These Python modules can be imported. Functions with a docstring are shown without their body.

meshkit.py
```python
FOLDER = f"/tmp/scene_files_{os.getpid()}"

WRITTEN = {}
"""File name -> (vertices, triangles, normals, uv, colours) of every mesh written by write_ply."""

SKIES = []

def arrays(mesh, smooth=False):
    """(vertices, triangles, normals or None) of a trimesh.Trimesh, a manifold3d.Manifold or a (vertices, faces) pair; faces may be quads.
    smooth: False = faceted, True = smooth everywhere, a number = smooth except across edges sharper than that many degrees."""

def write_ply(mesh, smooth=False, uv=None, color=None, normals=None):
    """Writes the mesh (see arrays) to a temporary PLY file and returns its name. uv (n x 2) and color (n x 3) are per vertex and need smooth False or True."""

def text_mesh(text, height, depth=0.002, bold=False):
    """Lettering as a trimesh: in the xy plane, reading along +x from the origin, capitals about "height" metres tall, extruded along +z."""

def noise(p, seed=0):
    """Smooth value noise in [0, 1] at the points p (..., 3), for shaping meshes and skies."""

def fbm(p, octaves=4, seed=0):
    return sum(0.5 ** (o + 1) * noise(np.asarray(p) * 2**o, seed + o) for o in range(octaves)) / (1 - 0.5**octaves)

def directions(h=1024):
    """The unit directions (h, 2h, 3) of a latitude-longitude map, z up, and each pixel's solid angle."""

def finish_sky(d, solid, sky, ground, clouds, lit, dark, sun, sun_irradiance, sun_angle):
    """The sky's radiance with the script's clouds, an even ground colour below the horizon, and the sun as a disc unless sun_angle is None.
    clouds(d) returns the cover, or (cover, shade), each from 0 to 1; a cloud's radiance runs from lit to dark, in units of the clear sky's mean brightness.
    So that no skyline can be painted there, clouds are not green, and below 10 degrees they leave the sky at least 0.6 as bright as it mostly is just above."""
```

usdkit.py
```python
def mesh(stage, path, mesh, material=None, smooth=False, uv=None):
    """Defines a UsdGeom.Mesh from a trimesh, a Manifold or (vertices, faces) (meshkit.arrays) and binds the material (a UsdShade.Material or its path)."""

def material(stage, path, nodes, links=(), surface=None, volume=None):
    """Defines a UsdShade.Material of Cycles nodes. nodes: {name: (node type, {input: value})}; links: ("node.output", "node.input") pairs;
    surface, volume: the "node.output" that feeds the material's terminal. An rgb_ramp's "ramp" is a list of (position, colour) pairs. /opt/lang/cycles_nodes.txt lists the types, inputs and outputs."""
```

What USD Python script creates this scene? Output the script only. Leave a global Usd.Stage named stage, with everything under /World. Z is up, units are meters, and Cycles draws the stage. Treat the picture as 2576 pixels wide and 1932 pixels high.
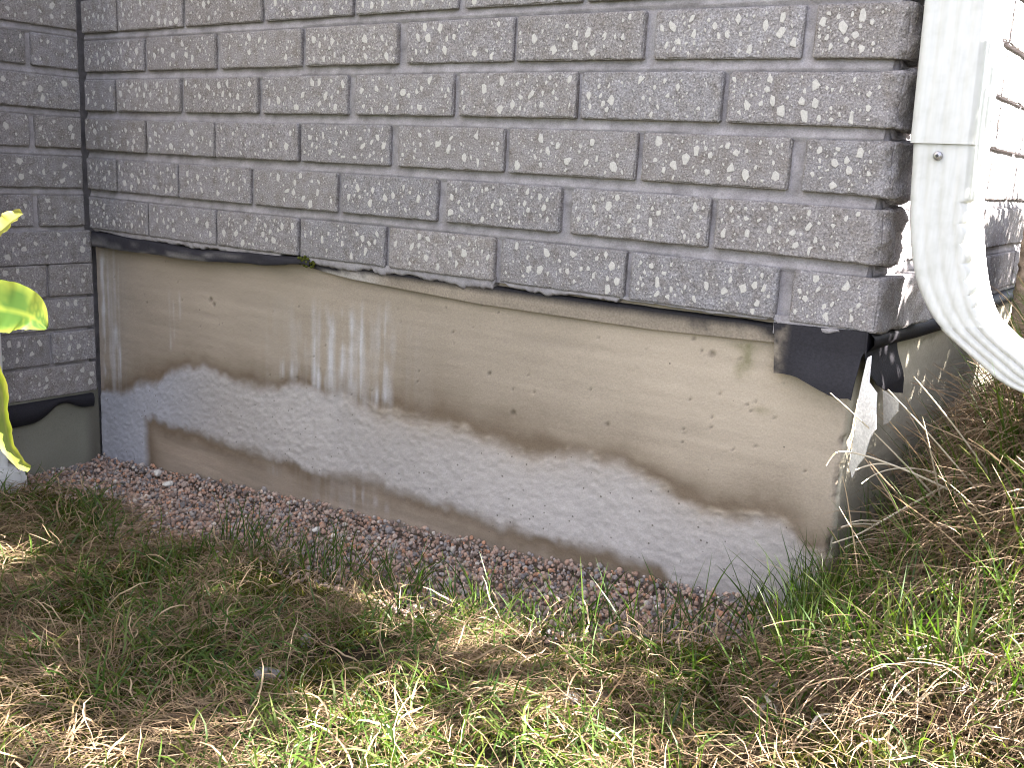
import math, numpy as np, trimesh, usdkit, meshkit
import shapely
from shapely.geometry import Polygon, Point
from pxr import Usd, UsdGeom, UsdLux, UsdShade, Gf, Sdf, Vt

stage = Usd.Stage.CreateInMemory()
UsdGeom.SetStageUpAxis(stage, 'Z')
UsdGeom.Xform.Define(stage, '/World')
RNG = np.random.default_rng

# ------------------------------------------------------------------ camera, sky, sun, exposure
YAW, PITCH, ROLL = -0.620, 0.214, 0.053
FWD = np.array([math.sin(YAW) * math.cos(PITCH), math.cos(YAW) * math.cos(PITCH), -math.sin(PITCH)])
r0 = np.array([math.cos(YAW), -math.sin(YAW), 0.0]); u0 = np.cross(r0, FWD)
RIGHT = r0 * math.cos(ROLL) + u0 * math.sin(ROLL); UP = -r0 * math.sin(ROLL) + u0 * math.cos(ROLL)
EYE = np.array([0.3422, -1.2130, 0.1690])
cam = UsdGeom.Camera.Define(stage, '/World/camera')
m = Gf.Matrix4d(); m.SetIdentity()
for i, a in enumerate((RIGHT, UP, -FWD, EYE)):
    m.SetRow(i, Gf.Vec4d(float(a[0]), float(a[1]), float(a[2]), 1.0 if i == 3 else 0.0))
cam.AddTransformOp().Set(m)
cam.CreateHorizontalApertureAttr(36.0); cam.CreateFocalLengthAttr(34.953)
cam.CreateClippingRangeAttr(Gf.Vec2f(0.02, 5000))
cam.CreateExposureAttr(3.78)

SUN_EL, SUN_AZ = math.radians(32), math.radians(70)        # azimuth from +y towards +x
SUN = np.array([math.sin(SUN_AZ) * math.cos(SUN_EL), math.cos(SUN_AZ) * math.cos(SUN_EL), math.sin(SUN_EL)])
sky_m = usdkit.material(stage, '/World/Looks/sky_look', {
    'sky': ('sky_texture', {'sky_type': 'single_scattering', 'sun_disc': False, 'sun_elevation': SUN_EL, 'sun_rotation': SUN_AZ}),
    'tc': ('texture_coordinate', {}),
    'n': ('noise_texture', {'scale': 2.2, 'detail': 6.0, 'roughness': 0.55}),
    'cover': ('map_range', {'from_min': 0.36, 'from_max': 0.60, 'to_min': 0.15, 'to_max': 0.9}),
    'mixc': ('mix', {'color2': (4.3, 4.2, 4.55)}),
    'bg': ('background_shader', {'strength': 0.052})},
    [('tc.generated', 'n.vector'), ('n.fac', 'cover.value'), ('cover.result', 'mixc.fac'), ('sky.color', 'mixc.color1'), ('mixc.color', 'bg.color')], surface='bg.background')
dome = UsdLux.DomeLight.Define(stage, '/World/sky')
UsdShade.MaterialBindingAPI.Apply(dome.GetPrim()).Bind(sky_m)
sun = UsdLux.DistantLight.Define(stage, '/World/sun')
sun.CreateIntensityAttr(1.25); sun.CreateAngleAttr(0.53); sun.CreateColorAttr(Gf.Vec3f(1.0, 0.94, 0.86))
sun.GetPrim().CreateAttribute('inputs:normalize', Sdf.ValueTypeNames.Bool).Set(True)
zax = SUN; xax = np.cross([0, 0, 1.0], zax); xax /= np.linalg.norm(xax); yax = np.cross(zax, xax)
sm = Gf.Matrix4d(); sm.SetIdentity()
for i, a in enumerate((xax, yax, zax)):
    sm.SetRow(i, Gf.Vec4d(float(a[0]), float(a[1]), float(a[2]), 0))
sun.AddTransformOp().Set(sm)

# ------------------------------------------------------------------ helpers
_used = {}
def numbered(parent, name):
    k = (parent, name); n = _used.get(k, 0); _used[k] = n + 1
    return f'{parent}/{name}' if n == 0 else f'{parent}/{name}_{n:03d}'
def tag(prim, label=None, cat=None, group=None, kind=None):
    for k, v in (('label', label), ('category', cat), ('group', group), ('kind', kind)):
        if v: prim.SetCustomDataByKey(k, v)
    return prim
def thing(name, loc=(0, 0, 0), **kw):
    x = UsdGeom.Xform.Define(stage, numbered('/World', name)); x.AddTranslateOp().Set(Gf.Vec3d(*map(float, loc)))
    x._loc = None
    return tag(x.GetPrim(), **kw)
ORIGIN = {}
def obj(name, mesh, mat, parent=None, smooth=False, tint=None, **kw):
    pp = str(parent.GetPath()) if parent is not None else '/World'
    path = numbered(pp, name)
    me = usdkit.mesh(stage, path, mesh, mat, smooth=smooth)
    if tint is not None:
        UsdGeom.PrimvarsAPI(me).CreatePrimvar('tint', Sdf.ValueTypeNames.Color3fArray, 'vertex').Set(Vt.Vec3fArray.FromNumpy(np.ascontiguousarray(tint, np.float32)))
    return tag(me.GetPrim(), **kw)
def MAT(name, nodes, links, surface): return usdkit.material(stage, '/World/Looks/' + name, nodes, links, surface=surface)
def sstep(x): x = np.clip(x, 0, 1); return x * x * (3 - 2 * x)
def fbm(p, o=4, seed=0): return meshkit.fbm(p, o, seed)
def P3(x, y, z): return np.stack(np.broadcast_arrays(np.asarray(x, float), np.asarray(y, float), np.asarray(z, float)), -1)
def grid_faces(nu, nv):
    i, j = np.meshgrid(np.arange(nu - 1), np.arange(nv - 1), indexing='ij'); a = (i * nv + j).ravel()
    return np.concatenate([np.stack([a, a + nv, a + nv + 1], 1), np.stack([a, a + nv + 1, a + 1], 1)])
def to_px(p):
    d = np.asarray(p) - EYE; z = d @ FWD; f = 34.953 / 36 * 2576
    return 1288 + f * (d @ RIGHT) / z, 966 - f * (d @ UP) / z, z

# ------------------------------------------------------------------ materials
def simple(name, col, rough=0.6, noise=None, amount=0.25, bump=0.0, spec=0.5, metallic=0.0):
    nodes = {'p': ('principled_bsdf', {'base_color': col, 'roughness': rough, 'metallic': metallic, 'specular_ior_level': spec})}
    links = []
    if noise:
        nodes['g'] = ('geometry', {}); nodes['n'] = ('noise_texture', {'scale': noise, 'detail': 4.0, 'roughness': 0.6})
        c = np.array(col)
        nodes['r'] = ('rgb_ramp', {'ramp': [(0.25, tuple(c * (1 - amount))), (0.75, tuple(np.minimum(c * (1 + amount), 0.9)))]})
        links += [('g.position', 'n.vector'), ('n.fac', 'r.fac'), ('r.color', 'p.base_color')]
        if bump:
            nodes['b'] = ('bump', {'strength': 1.0, 'distance': bump}); links += [('n.fac', 'b.height'), ('b.normal', 'p.normal')]
    return MAT(name, nodes, links, 'p.BSDF')

brick_look = MAT('concrete_brick_look', {
    'g': ('geometry', {}), 'oi': ('object_info', {}),
    'n1': ('noise_texture', {'scale': 420.0, 'detail': 3.0, 'roughness': 0.7}),
    'n2': ('noise_texture', {'scale': 45.0, 'detail': 4.0, 'roughness': 0.6}),
    'r1': ('rgb_ramp', {'ramp': [(0.30, (0.082, 0.078, 0.082)), (0.45, (0.172, 0.165, 0.171)), (0.60, (0.245, 0.236, 0.244)), (0.76, (0.45, 0.44, 0.45))]}),
    'r2': ('rgb_ramp', {'ramp': [(0.3, (0.80, 0.75, 0.69)), (0.52, (1.02, 1.0, 0.99)), (0.75, (1.16, 1.16, 1.19))]}),
    'mr': ('rgb_ramp', {'ramp': [(0.0, (0.86, 0.85, 0.84)), (0.2, (1.04, 1.03, 1.05)), (0.4, (0.97, 0.94, 0.91)), (0.6, (1.12, 1.12, 1.14)), (0.8, (0.92, 0.92, 0.94)), (1.0, (1.10, 1.07, 1.04))]}),
    'm1': ('mix', {'mix_type': 'multiply', 'fac': 1.0}), 'm2': ('mix', {'mix_type': 'multiply', 'fac': 1.0}),
    'v': ('voronoi_texture', {'scale': 260.0, 'randomness': 1.0}),
    'sv': ('separate_color', {}),
    'k1': ('math', {'math_type': 'less_than', 'value2': 0.34}), 'k2': ('math', {'math_type': 'greater_than', 'value2': 0.80}),
    'k3': ('math', {'math_type': 'multiply'}), 'k4': ('math', {'math_type': 'multiply', 'value2': 0.26}),
    'm3': ('mix', {'color2': (0.56, 0.54, 0.52)}),
    'n3': ('noise_texture', {'scale': 300.0, 'detail': 2.0}),
    'b': ('bump', {'strength': 0.8, 'distance': 0.0022}),
    'p': ('principled_bsdf', {'roughness': 0.88, 'specular_ior_level': 0.25})},
    [('g.position', 'n1.vector'), ('g.position', 'n2.vector'), ('g.position', 'v.vector'), ('g.position', 'n3.vector'), ('n1.fac', 'r1.fac'), ('n2.fac', 'r2.fac'),
     ('r1.color', 'm1.color1'), ('r2.color', 'm1.color2'), ('oi.random', 'mr.fac'), ('m1.color', 'm2.color1'), ('mr.color', 'm2.color2'),
     ('v.distance', 'k1.value1'), ('v.color', 'sv.color'), ('sv.r', 'k2.value1'), ('k1.value', 'k3.value1'), ('k2.value', 'k3.value2'), ('k3.value', 'k4.value1'),
     ('k4.value', 'm3.fac'), ('m2.color', 'm3.color1'), ('m3.color', 'p.base_color'), ('n3.fac', 'b.height'), ('b.normal', 'p.normal')], 'p.BSDF')
chip_look = MAT('white_stone_chip_look', {
    'g': ('geometry', {}), 'n': ('noise_texture', {'scale': 500.0, 'detail': 2.0}),
    'r': ('rgb_ramp', {'ramp': [(0.0, (0.42, 0.40, 0.38)), (0.15, (0.60, 0.58, 0.56)), (0.45, (0.78, 0.775, 0.765)), (0.9, (0.86, 0.86, 0.86)), (1.0, (0.62, 0.52, 0.43))]}),
    'r2': ('rgb_ramp', {'ramp': [(0.3, (0.8, 0.8, 0.8)), (0.7, (1.08, 1.08, 1.08))]}),
    'm': ('mix', {'mix_type': 'multiply', 'fac': 1.0}), 'p': ('principled_bsdf', {'roughness': 0.6, 'specular_ior_level': 0.35})},
    [('g.position', 'n.vector'), ('g.random_per_island', 'r.fac'), ('n.fac', 'r2.fac'), ('r.color', 'm.color1'), ('r2.color', 'm.color2'), ('m.color', 'p.base_color')], 'p.BSDF')
mortar_look = MAT('mortar_look', {
    'g': ('geometry', {}), 'n': ('noise_texture', {'scale': 38.0, 'detail': 6.0, 'roughness': 0.65}), 'n2': ('noise_texture', {'scale': 500.0, 'detail': 2.0}),
    'r': ('rgb_ramp', {'ramp': [(0.28, (0.165, 0.152, 0.160)), (0.5, (0.245, 0.229, 0.242)), (0.72, (0.33, 0.312, 0.328))]}),
    'r2': ('rgb_ramp', {'ramp': [(0.3, (0.82, 0.82, 0.82)), (0.7, (1.12, 1.12, 1.12))]}), 'm': ('mix', {'mix_type': 'multiply', 'fac': 1.0}),
    'b': ('bump', {'strength': 0.7, 'distance': 0.001}), 'p': ('principled_bsdf', {'roughness': 0.92, 'specular_ior_level': 0.2})},
    [('g.position', 'n.vector'), ('g.position', 'n2.vector'), ('n.fac', 'r.fac'), ('n2.fac', 'r2.fac'), ('r.color', 'm.color1'), ('r2.color', 'm.color2'), ('m.color', 'p.base_color'), ('n2.fac', 'b.height'), ('b.normal', 'p.normal')], 'p.BSDF')
upper_look = MAT('upper_brick_look', {
    'g': ('geometry', {}), 's': ('separate_xyz', {}), 'a': ('math', {'math_type': 'add'}), 'c': ('combine_xyz', {}),
    'bt': ('brick_texture', {'color1': (0.20, 0.19, 0.185), 'color2': (0.24, 0.23, 0.22), 'mortar': (0.19, 0.18, 0.18), 'scale': 1.0, 'mortar_size': 0.007, 'brick_width': 0.2227, 'row_height': 0.08}),
    'p': ('principled_bsdf', {'roughness': 0.9})},
    [('g.position', 's.vector'), ('s.x', 'a.value1'), ('s.y', 'a.value2'), ('a.value', 'c.x'), ('s.z', 'c.y'), ('c.vector', 'bt.vector'), ('bt.color', 'p.base_color')], 'p.BSDF')

def tinted(name, rough, fine=600.0, amp=(0.86, 1.12), bump_scale=None, bump=0.0, pits=False, spec=0.3):
    nodes = {'a': ('attribute', {'attribute': 'tint'}), 'g': ('geometry', {}), 'n': ('noise_texture', {'scale': fine, 'detail': 3.0, 'roughness': 0.65}),
             'r': ('rgb_ramp', {'ramp': [(0.3, (amp[0],) * 3), (0.7, (amp[1],) * 3)]}), 'm': ('mix', {'mix_type': 'multiply', 'fac': 1.0}),
             'p': ('principled_bsdf', {'roughness': rough, 'specular_ior_level': spec})}
    links = [('g.position', 'n.vector'), ('n.fac', 'r.fac'), ('a.color', 'm.color1'), ('r.color', 'm.color2')]
    last = 'm.color'
    if pits:
        nodes.update({'v': ('voronoi_texture', {'scale': 75.0}), 'sv': ('separate_color', {}), 'k1': ('math', {'math_type': 'less_than', 'value2': 0.12}),
                      'k2': ('math', {'math_type': 'greater_than', 'value2': 0.86}), 'k3': ('math', {'math_type': 'multiply'}), 'k4': ('math', {'math_type': 'multiply', 'value2': 0.7}), 'mp': ('mix', {'color2': (0.07, 0.055, 0.045)})})
        links += [('g.position', 'v.vector'), ('v.distance', 'k1.value1'), ('v.color', 'sv.color'), ('sv.g', 'k2.value1'), ('k1.value', 'k3.value1'), ('k2.value', 'k3.value2'), ('k3.value', 'k4.value1'), ('k4.value', 'mp.fac'), (last, 'mp.color1')]
        last = 'mp.color'
    links.append((last, 'p.base_color'))
    if bump:
        nodes['b'] = ('bump', {'strength': 0.8, 'distance': bump}); nodes['nb'] = ('noise_texture', {'scale': bump_scale, 'detail': 3.0})
        links += [('g.position', 'nb.vector'), ('nb.fac', 'b.height'), ('b.normal', 'p.normal')]
    return MAT(name, nodes, links, 'p.BSDF')
concrete_look = tinted('foundation_concrete_look', 0.9, 420.0, (0.88, 1.10), 260.0, 0.0008, pits=True, spec=0.2)
pebble_look = tinted('pebble_look', 0.75, 500.0, (0.75, 1.2), spec=0.35)
membrane_look = tinted('membrane_look', 0.6, 300.0, (0.75, 1.2), 350.0, 0.0006, spec=0.12)
def leafy(name, trans=0.35, rough=0.5, tr_mul=(1.0, 1.0, 1.0), spec=0.3):
    return MAT(name, {'a': ('attribute', {'attribute': 'tint'}), 'p': ('principled_bsdf', {'roughness': rough, 'specular_ior_level': spec}), 't': ('translucent_bsdf', {}),
                      'mm': ('mix', {'mix_type': 'multiply', 'fac': 1.0, 'color2': tr_mul}), 'x': ('mix_closure', {'fac': trans})},
               [('a.color', 'p.base_color'), ('a.color', 'mm.color1'), ('mm.color', 't.color'), ('p.BSDF', 'x.closure1'), ('t.BSDF', 'x.closure2')], 'x.closure')
blade_look = leafy('green_blade_look', 0.40, 0.45, (1.3, 1.5, 0.6))
straw_look = leafy('dry_straw_look', 0.22, 0.6, (1.1, 1.0, 0.8))
moss_look = leafy('moss_look', 0.3, 0.8, (1.2, 1.2, 0.6), 0.1)
leaf_look = leafy('garden_leaf_look', 0.32, 0.6, (0.95, 0.90, 0.45))
white_metal = MAT('white_enamel_look', {
    'g': ('geometry', {}), 'n': ('noise_texture', {'scale': 60.0, 'detail': 5.0}), 'mp': ('mapping', {'scale': (6.0, 6.0, 0.5)}), 'n2': ('noise_texture', {'scale': 30.0, 'detail': 3.0}),
    'r': ('rgb_ramp', {'ramp': [(0.32, (0.45, 0.45, 0.44)), (0.5, (0.495, 0.495, 0.49)), (0.7, (0.52, 0.52, 0.52))]}),
    'r2': ('rgb_ramp', {'ramp': [(0.3, (0.90, 0.90, 0.885)), (0.6, (1.0, 1.0, 1.0))]}), 'm': ('mix', {'mix_type': 'multiply', 'fac': 1.0}),
    'p': ('principled_bsdf', {'roughness': 0.38, 'specular_ior_level': 0.5})},
    [('g.position', 'n.vector'), ('g.position', 'mp.vector'), ('mp.vector', 'n2.vector'), ('n.fac', 'r.fac'), ('n2.fac', 'r2.fac'), ('r.color', 'm.color1'), ('r2.color', 'm.color2'), ('m.color', 'p.base_color')], 'p.BSDF')
steel_look = simple('screw_steel_look', (0.35, 0.34, 0.36), 0.35, metallic=0.9)
dark_look = simple('dark_recess_look', (0.03, 0.03, 0.03), 0.7)
tan_stone_look = simple('tan_stone_look', (0.22, 0.17, 0.125), 0.9, 70.0, 0.5, 0.002, 0.2)
grey_stone_look = simple('grey_stone_look', (0.155, 0.150, 0.158), 0.85, 120.0, 0.3, 0.001, 0.3)
pale_stone_look = simple('pale_stone_look', (0.55, 0.52, 0.48), 0.8, 200.0, 0.2, 0.0006, 0.3)
bark_look = simple('bark_look', (0.10, 0.075, 0.055), 0.9, 60.0, 0.4, 0.002, 0.2)

# ------------------------------------------------------------------ ground
GE_X = np.array([-1.66, -1.60, -1.43, -1.29, -1.135, -1.06, -0.98, -0.92, -0.845, -0.766, -0.651, -0.575, -0.50, -0.41, -0.287, -0.216, -0.123, -0.068, -0.043, -0.022])
GE_Y = np.array([-0.21, -0.205, -0.18, -0.182, -0.253, -0.267, -0.238, -0.212, -0.228, -0.209, -0.236, -0.216, -0.225, -0.231, -0.21, -0.183, -0.143, -0.127, -0.078, -0.013])
def edge_y(x): return np.interp(x, GE_X, GE_Y)
def gz(x, y):
    x = np.asarray(x, float); y = np.asarray(y, float)
    z = np.interp(x, [-60, -1.65, -1.0, -0.5, 0, 0.12, 0.35, 1.0, 60], [-0.9, -0.53, -0.475, -0.44, -0.385, -0.365, -0.33, -0.25, -0.1])
    bank = np.interp(x, [0, 0.05, 0.10, 0.15, 0.20, 0.30, 0.5, 1.0, 3.0, 60], [0.0, 0.026, 0.085, 0.145, 0.185, 0.210, 0.205, 0.16, 0.1, 0.0])
    z = z + bank * (0.20 + 0.80 * sstep((y + 0.24) / 0.34)) + (0.045 + 0.05 * sstep((x - 0.06) / 0.08)) * sstep((y + 0.02) / 0.30) * sstep((x + 0.03) / 0.08)
    lawn = np.where(x < -0.02, sstep((edge_y(x) - y) / 0.06), 1.0)
    n = fbm(P3(x * 7, y * 7, 0 * x), 3, 5) - 0.5
    return z + lawn * (0.012 + 0.045 * n)
gx = np.concatenate([-60 * 0.82 ** np.arange(0, 17), np.arange(-2.0, 0.9, 0.02), (0.9 * 1.3 ** np.arange(0, 17))])
gy = np.concatenate([-60 * 0.80 ** np.arange(0, 17), np.arange(-1.5, 1.2, 0.02), (1.2 * 1.3 ** np.arange(0, 16))])
XX, YY = np.meshgrid(gx, gy, indexing='ij')
ground_look = MAT('soil_and_moss_look', {
    'g': ('geometry', {}), 'n': ('noise_texture', {'scale': 14.0, 'detail': 5.0, 'roughness': 0.6}), 'n2': ('noise_texture', {'scale': 260.0, 'detail': 4.0, 'roughness': 0.7}),
    'r': ('rgb_ramp', {'ramp': [(0.35, (0.034, 0.024, 0.017)), (0.5, (0.042, 0.036, 0.018)), (0.62, (0.048, 0.056, 0.014))]}),
    'r2': ('rgb_ramp', {'ramp': [(0.3, (0.35, 0.35, 0.35)), (0.7, (1.5, 1.5, 1.5))]}), 'm': ('mix', {'mix_type': 'multiply', 'fac': 1.0}),
    'a': ('attribute', {'attribute': 'tint'}), 'mg': ('mix', {'color2': (0.15, 0.115, 0.095)}),
    'b': ('bump', {'strength': 1.0, 'distance': 0.008}), 'p': ('principled_bsdf', {'roughness': 0.95, 'specular_ior_level': 0.1})},
    [('g.position', 'n.vector'), ('g.position', 'n2.vector'), ('n.fac', 'r.fac'), ('n2.fac', 'r2.fac'), ('r.color', 'm.color1'), ('r2.color', 'm.color2'), ('m.color', 'mg.color1'), ('a.fac', 'mg.fac'), ('mg.color', 'p.base_color'), ('n2.fac', 'b.height'), ('b.normal', 'p.normal')], 'p.BSDF')
obj('ground', (np.stack([XX, YY, gz(XX, YY)], -1).reshape(-1, 3), grid_faces(len(gx), len(gy))), ground_look, smooth=True, tint=np.repeat(((XX < 0.0) & (XX > -1.68) & (YY > edge_y(XX) + 0.01) & (YY < 0.03)).astype(float).reshape(-1, 1), 3, 1), kind='structure',
    label='sloping ground of dark soil and moss under the grass and gravel', cat='ground')
tag(dome.GetPrim(), 'partly cloudy daylight sky over the yard', 'sky', kind='structure')

# ------------------------------------------------------------------ the house: bricks, mortar, foundation, flashing
H, L, BH = 0.08, 0.2227, 0.0642
XL = -1.666
house = thing('brick_house', label='grey concrete brick house wall with white stone chips above a patched concrete foundation', cat='house')
COEF = [-0.0027023, -0.0095407, 0.0175044, -0.0173153, -0.0435766, -0.0911418, -0.0066796, -0.0174167, 0.0132644]
def zdev(x, z):
    zc = min(max(z, 0), 0.42)
    return float(np.dot(COEF, [1, x, zc, x * x, x * zc, zc * zc, x ** 3, x * x * zc, x * zc * zc]))

def axis_lines(a, b, r, step):
    n = max(2, int(round((b - a - 2 * r) / step)))
    core = np.linspace(a + r, b - r, n + 1)
    e = np.array([0, 0.12, 0.35, 0.65]) * r
    return np.concatenate([a + e, core, (b - e)[::-1]])
def brick_mesh(x0, x1, depth, z0, z1, seed, r=0.0029, step=0.0042, rough=0.0006, chip=0.0022, corner=0.0, side_rough=0.0, flare=0.0):
    """A brick with its front at y=0, worn rounded edges; corner > 0 rounds and roughens its right front edge."""
    xs, ys, zs = axis_lines(x0, x1, r, step), axis_lines(0, depth, r, 0.012), axis_lines(z0, z1, r, step)
    if corner: ys = axis_lines(0, depth, r, step)
    V, F, n0 = [], [], 0
    def add(A, B, mk, flip):
        nonlocal n0
        a, b = np.meshgrid(A, B, indexing='ij'); v = mk(a, b).reshape(-1, 3); f = grid_faces(len(A), len(B))
        V.append(v); F.append((f[:, ::-1] if flip else f) + n0); n0 += len(v)
    add(xs, zs, lambda a, b: P3(a, 0, b), False)
    add(xs, zs, lambda a, b: P3(a, depth, b), True)
    add(ys, zs, lambda a, b: P3(x1, a, b), False)
    add(ys, zs, lambda a, b: P3(x0, a, b), True)
    add(xs, ys, lambda a, b: P3(a, b, z1), False)
    add(xs, ys, lambda a, b: P3(a, b, z0), True)
    v = np.vstack(V); f = np.vstack(F)
    lo = np.array([x0 + r, r, z0 + r]); hi = np.array([x1 - r, depth - r, z1 - r])
    q = np.clip(v, lo, hi); d = v - q; ln = np.linalg.norm(d, axis=1, keepdims=True); nrm = d / np.maximum(ln, 1e-9)
    p = q + r * nrm
    if corner:      # round the vertical edge at (x1, y=0) in plan
        R = corner; cx, cy = x1 - R, R
        k = (p[:, 0] > cx) & (p[:, 1] < cy)
        dd = np.stack([p[:, 0] - cx, p[:, 1] - cy], 1); mx = np.maximum(np.abs(dd).max(1), 1e-9); rr = np.maximum(np.linalg.norm(dd, axis=1), 1e-9)
        s = np.where(k, mx / rr, 1.0)
        p[:, 0] = np.where(k, cx + dd[:, 0] * s, p[:, 0]); p[:, 1] = np.where(k, cy + dd[:, 1] * s, p[:, 1])
        nk = np.stack([dd[:, 0] / rr, dd[:, 1] / rr, 0 * rr], 1); nrm = np.where(k[:, None], nk * 0.7 + nrm * 0.3, nrm)
    off = RNG(seed).uniform(0, 50, 3)
    edge = np.sort(np.abs(d) / r, axis=1)[:, 1]            # second largest: > 0 on edges
    disp = rough * 2 * (fbm(p * 110 + off, 3, 1) - 0.5) + rough * 1.6 * (fbm(p * 330 + off, 2, 2) - 0.5)
    disp -= chip * np.clip(edge, 0, 1) * np.clip(fbm(p * 75 + off, 3, 3) - 0.52, 0, 1) * 7
    if side_rough:
        w = sstep((p[:, 0] - (x1 - corner * 1.6)) / (corner * 1.2))
        disp += w * side_rough * (fbm(p * 42 + off, 4, 7) * 2.0 - 0.75)
    p = p + nrm * disp[:, None]
    if flare: p[:, 0] += flare * p[:, 1] * sstep((p[:, 0] - x1 + 0.05) / 0.05)
    _, first, inv = np.unique(np.round(v, 6), axis=0, return_index=True, return_inverse=True)
    inv = inv.reshape(-1)
    return p[first], inv[f]
def chips_mesh(x0, x1, z0, z1, seed, n, big=1.0):
    g = RNG(seed); V, F = [], []; placed = []; k = 0
    nb = int(n * 0.40)
    for t in range(n * 4):
        if k >= n: break
        a = ((0.0022 + 0.0046 * g.random() ** 1.6) if k < nb else g.uniform(0.0007, 0.0018)) * big; b = min(a * g.uniform(1.05, 2.0), 0.0085)
        x = g.uniform(x0 + 0.006, x1 - 0.006); z = g.uniform(z0 + 0.006, z1 - 0.006)
        if b > min(x - x0, x1 - x, z - z0, z1 - z) - 0.0015 or any((x - u) ** 2 + (z - w) ** 2 < (b + s) ** 2 for u, w, s in placed): continue
        placed.append((x, z, b)); m_ = 9
        th = np.sort(g.uniform(0, 2 * np.pi, m_) * 0.35 + np.arange(m_) * 2 * np.pi / m_ * 1.0)
        rad = g.uniform(0.78, 1.15, m_); rot = g.normal(0, 0.35)
        px, pz = a * rad * np.cos(th), b * rad * np.sin(th)
        px, pz = px * math.cos(rot) - pz * math.sin(rot), px * math.sin(rot) + pz * math.cos(rot)
        h = g.uniform(0.0002, 0.0008)
        ring0 = P3(x + px, 0.0012, z + pz); ring1 = P3(x + px * 0.86, -h, z + pz * 0.86); c = np.array([[x + a * g.normal(0, .15), -h - g.uniform(0, 0.0005), z + b * g.normal(0, .15)]])
        o = sum(len(v) for v in V); V.append(np.vstack([ring0, ring1, c])); i = np.arange(m_); j = (i + 1) % m_
        F.append(np.vstack([np.stack([i, j, j + m_], 1), np.stack([i, j + m_, i + m_], 1), np.stack([i + m_, j + m_, 0 * i + 2 * m_], 1)]) + o); k += 1
    return np.vstack(V), np.vstack(F)
def rot_side(v, X0):        # front -y of the wall frame turned to face +x on the plane x = X0
    v = np.asarray(v); return np.stack([X0 - v[:, 1], v[:, 0], v[:, 2]], 1)
seed = [100]
def lay(x0, x1, z0, z1, side=None, depth=0.06, chips=1.0, big=1.0, tilt=0.0, **kw):
    seed[0] += 1; s = seed[0]; g = RNG(s)
    v, f = brick_mesh(x0, x1, depth, z0, z1, s, **kw)
    out = g.normal(0, 0.0009); v = v + [0, out, 0]
    def place(w):
        w = w.copy(); w[:, 2] += tilt * (w[:, 0] - x0)
        return rot_side(w, side) if side is not None else w
    b = obj('brick', (place(v), f), brick_look, house, smooth=40)
    if chips:
        n = int((x1 - x0) * 300 * chips * g.uniform(0.75, 1.3))
        xr = x1 - (kw.get('corner', 0) * 1.1)
        cv, cf = chips_mesh(x0, xr, z0, z1, s + 5000, max(n, 6), big)
        obj('stone_chips', (place(cv + [0, out, 0]), cf), chip_look, b, smooth=35, kind='stuff')
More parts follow.
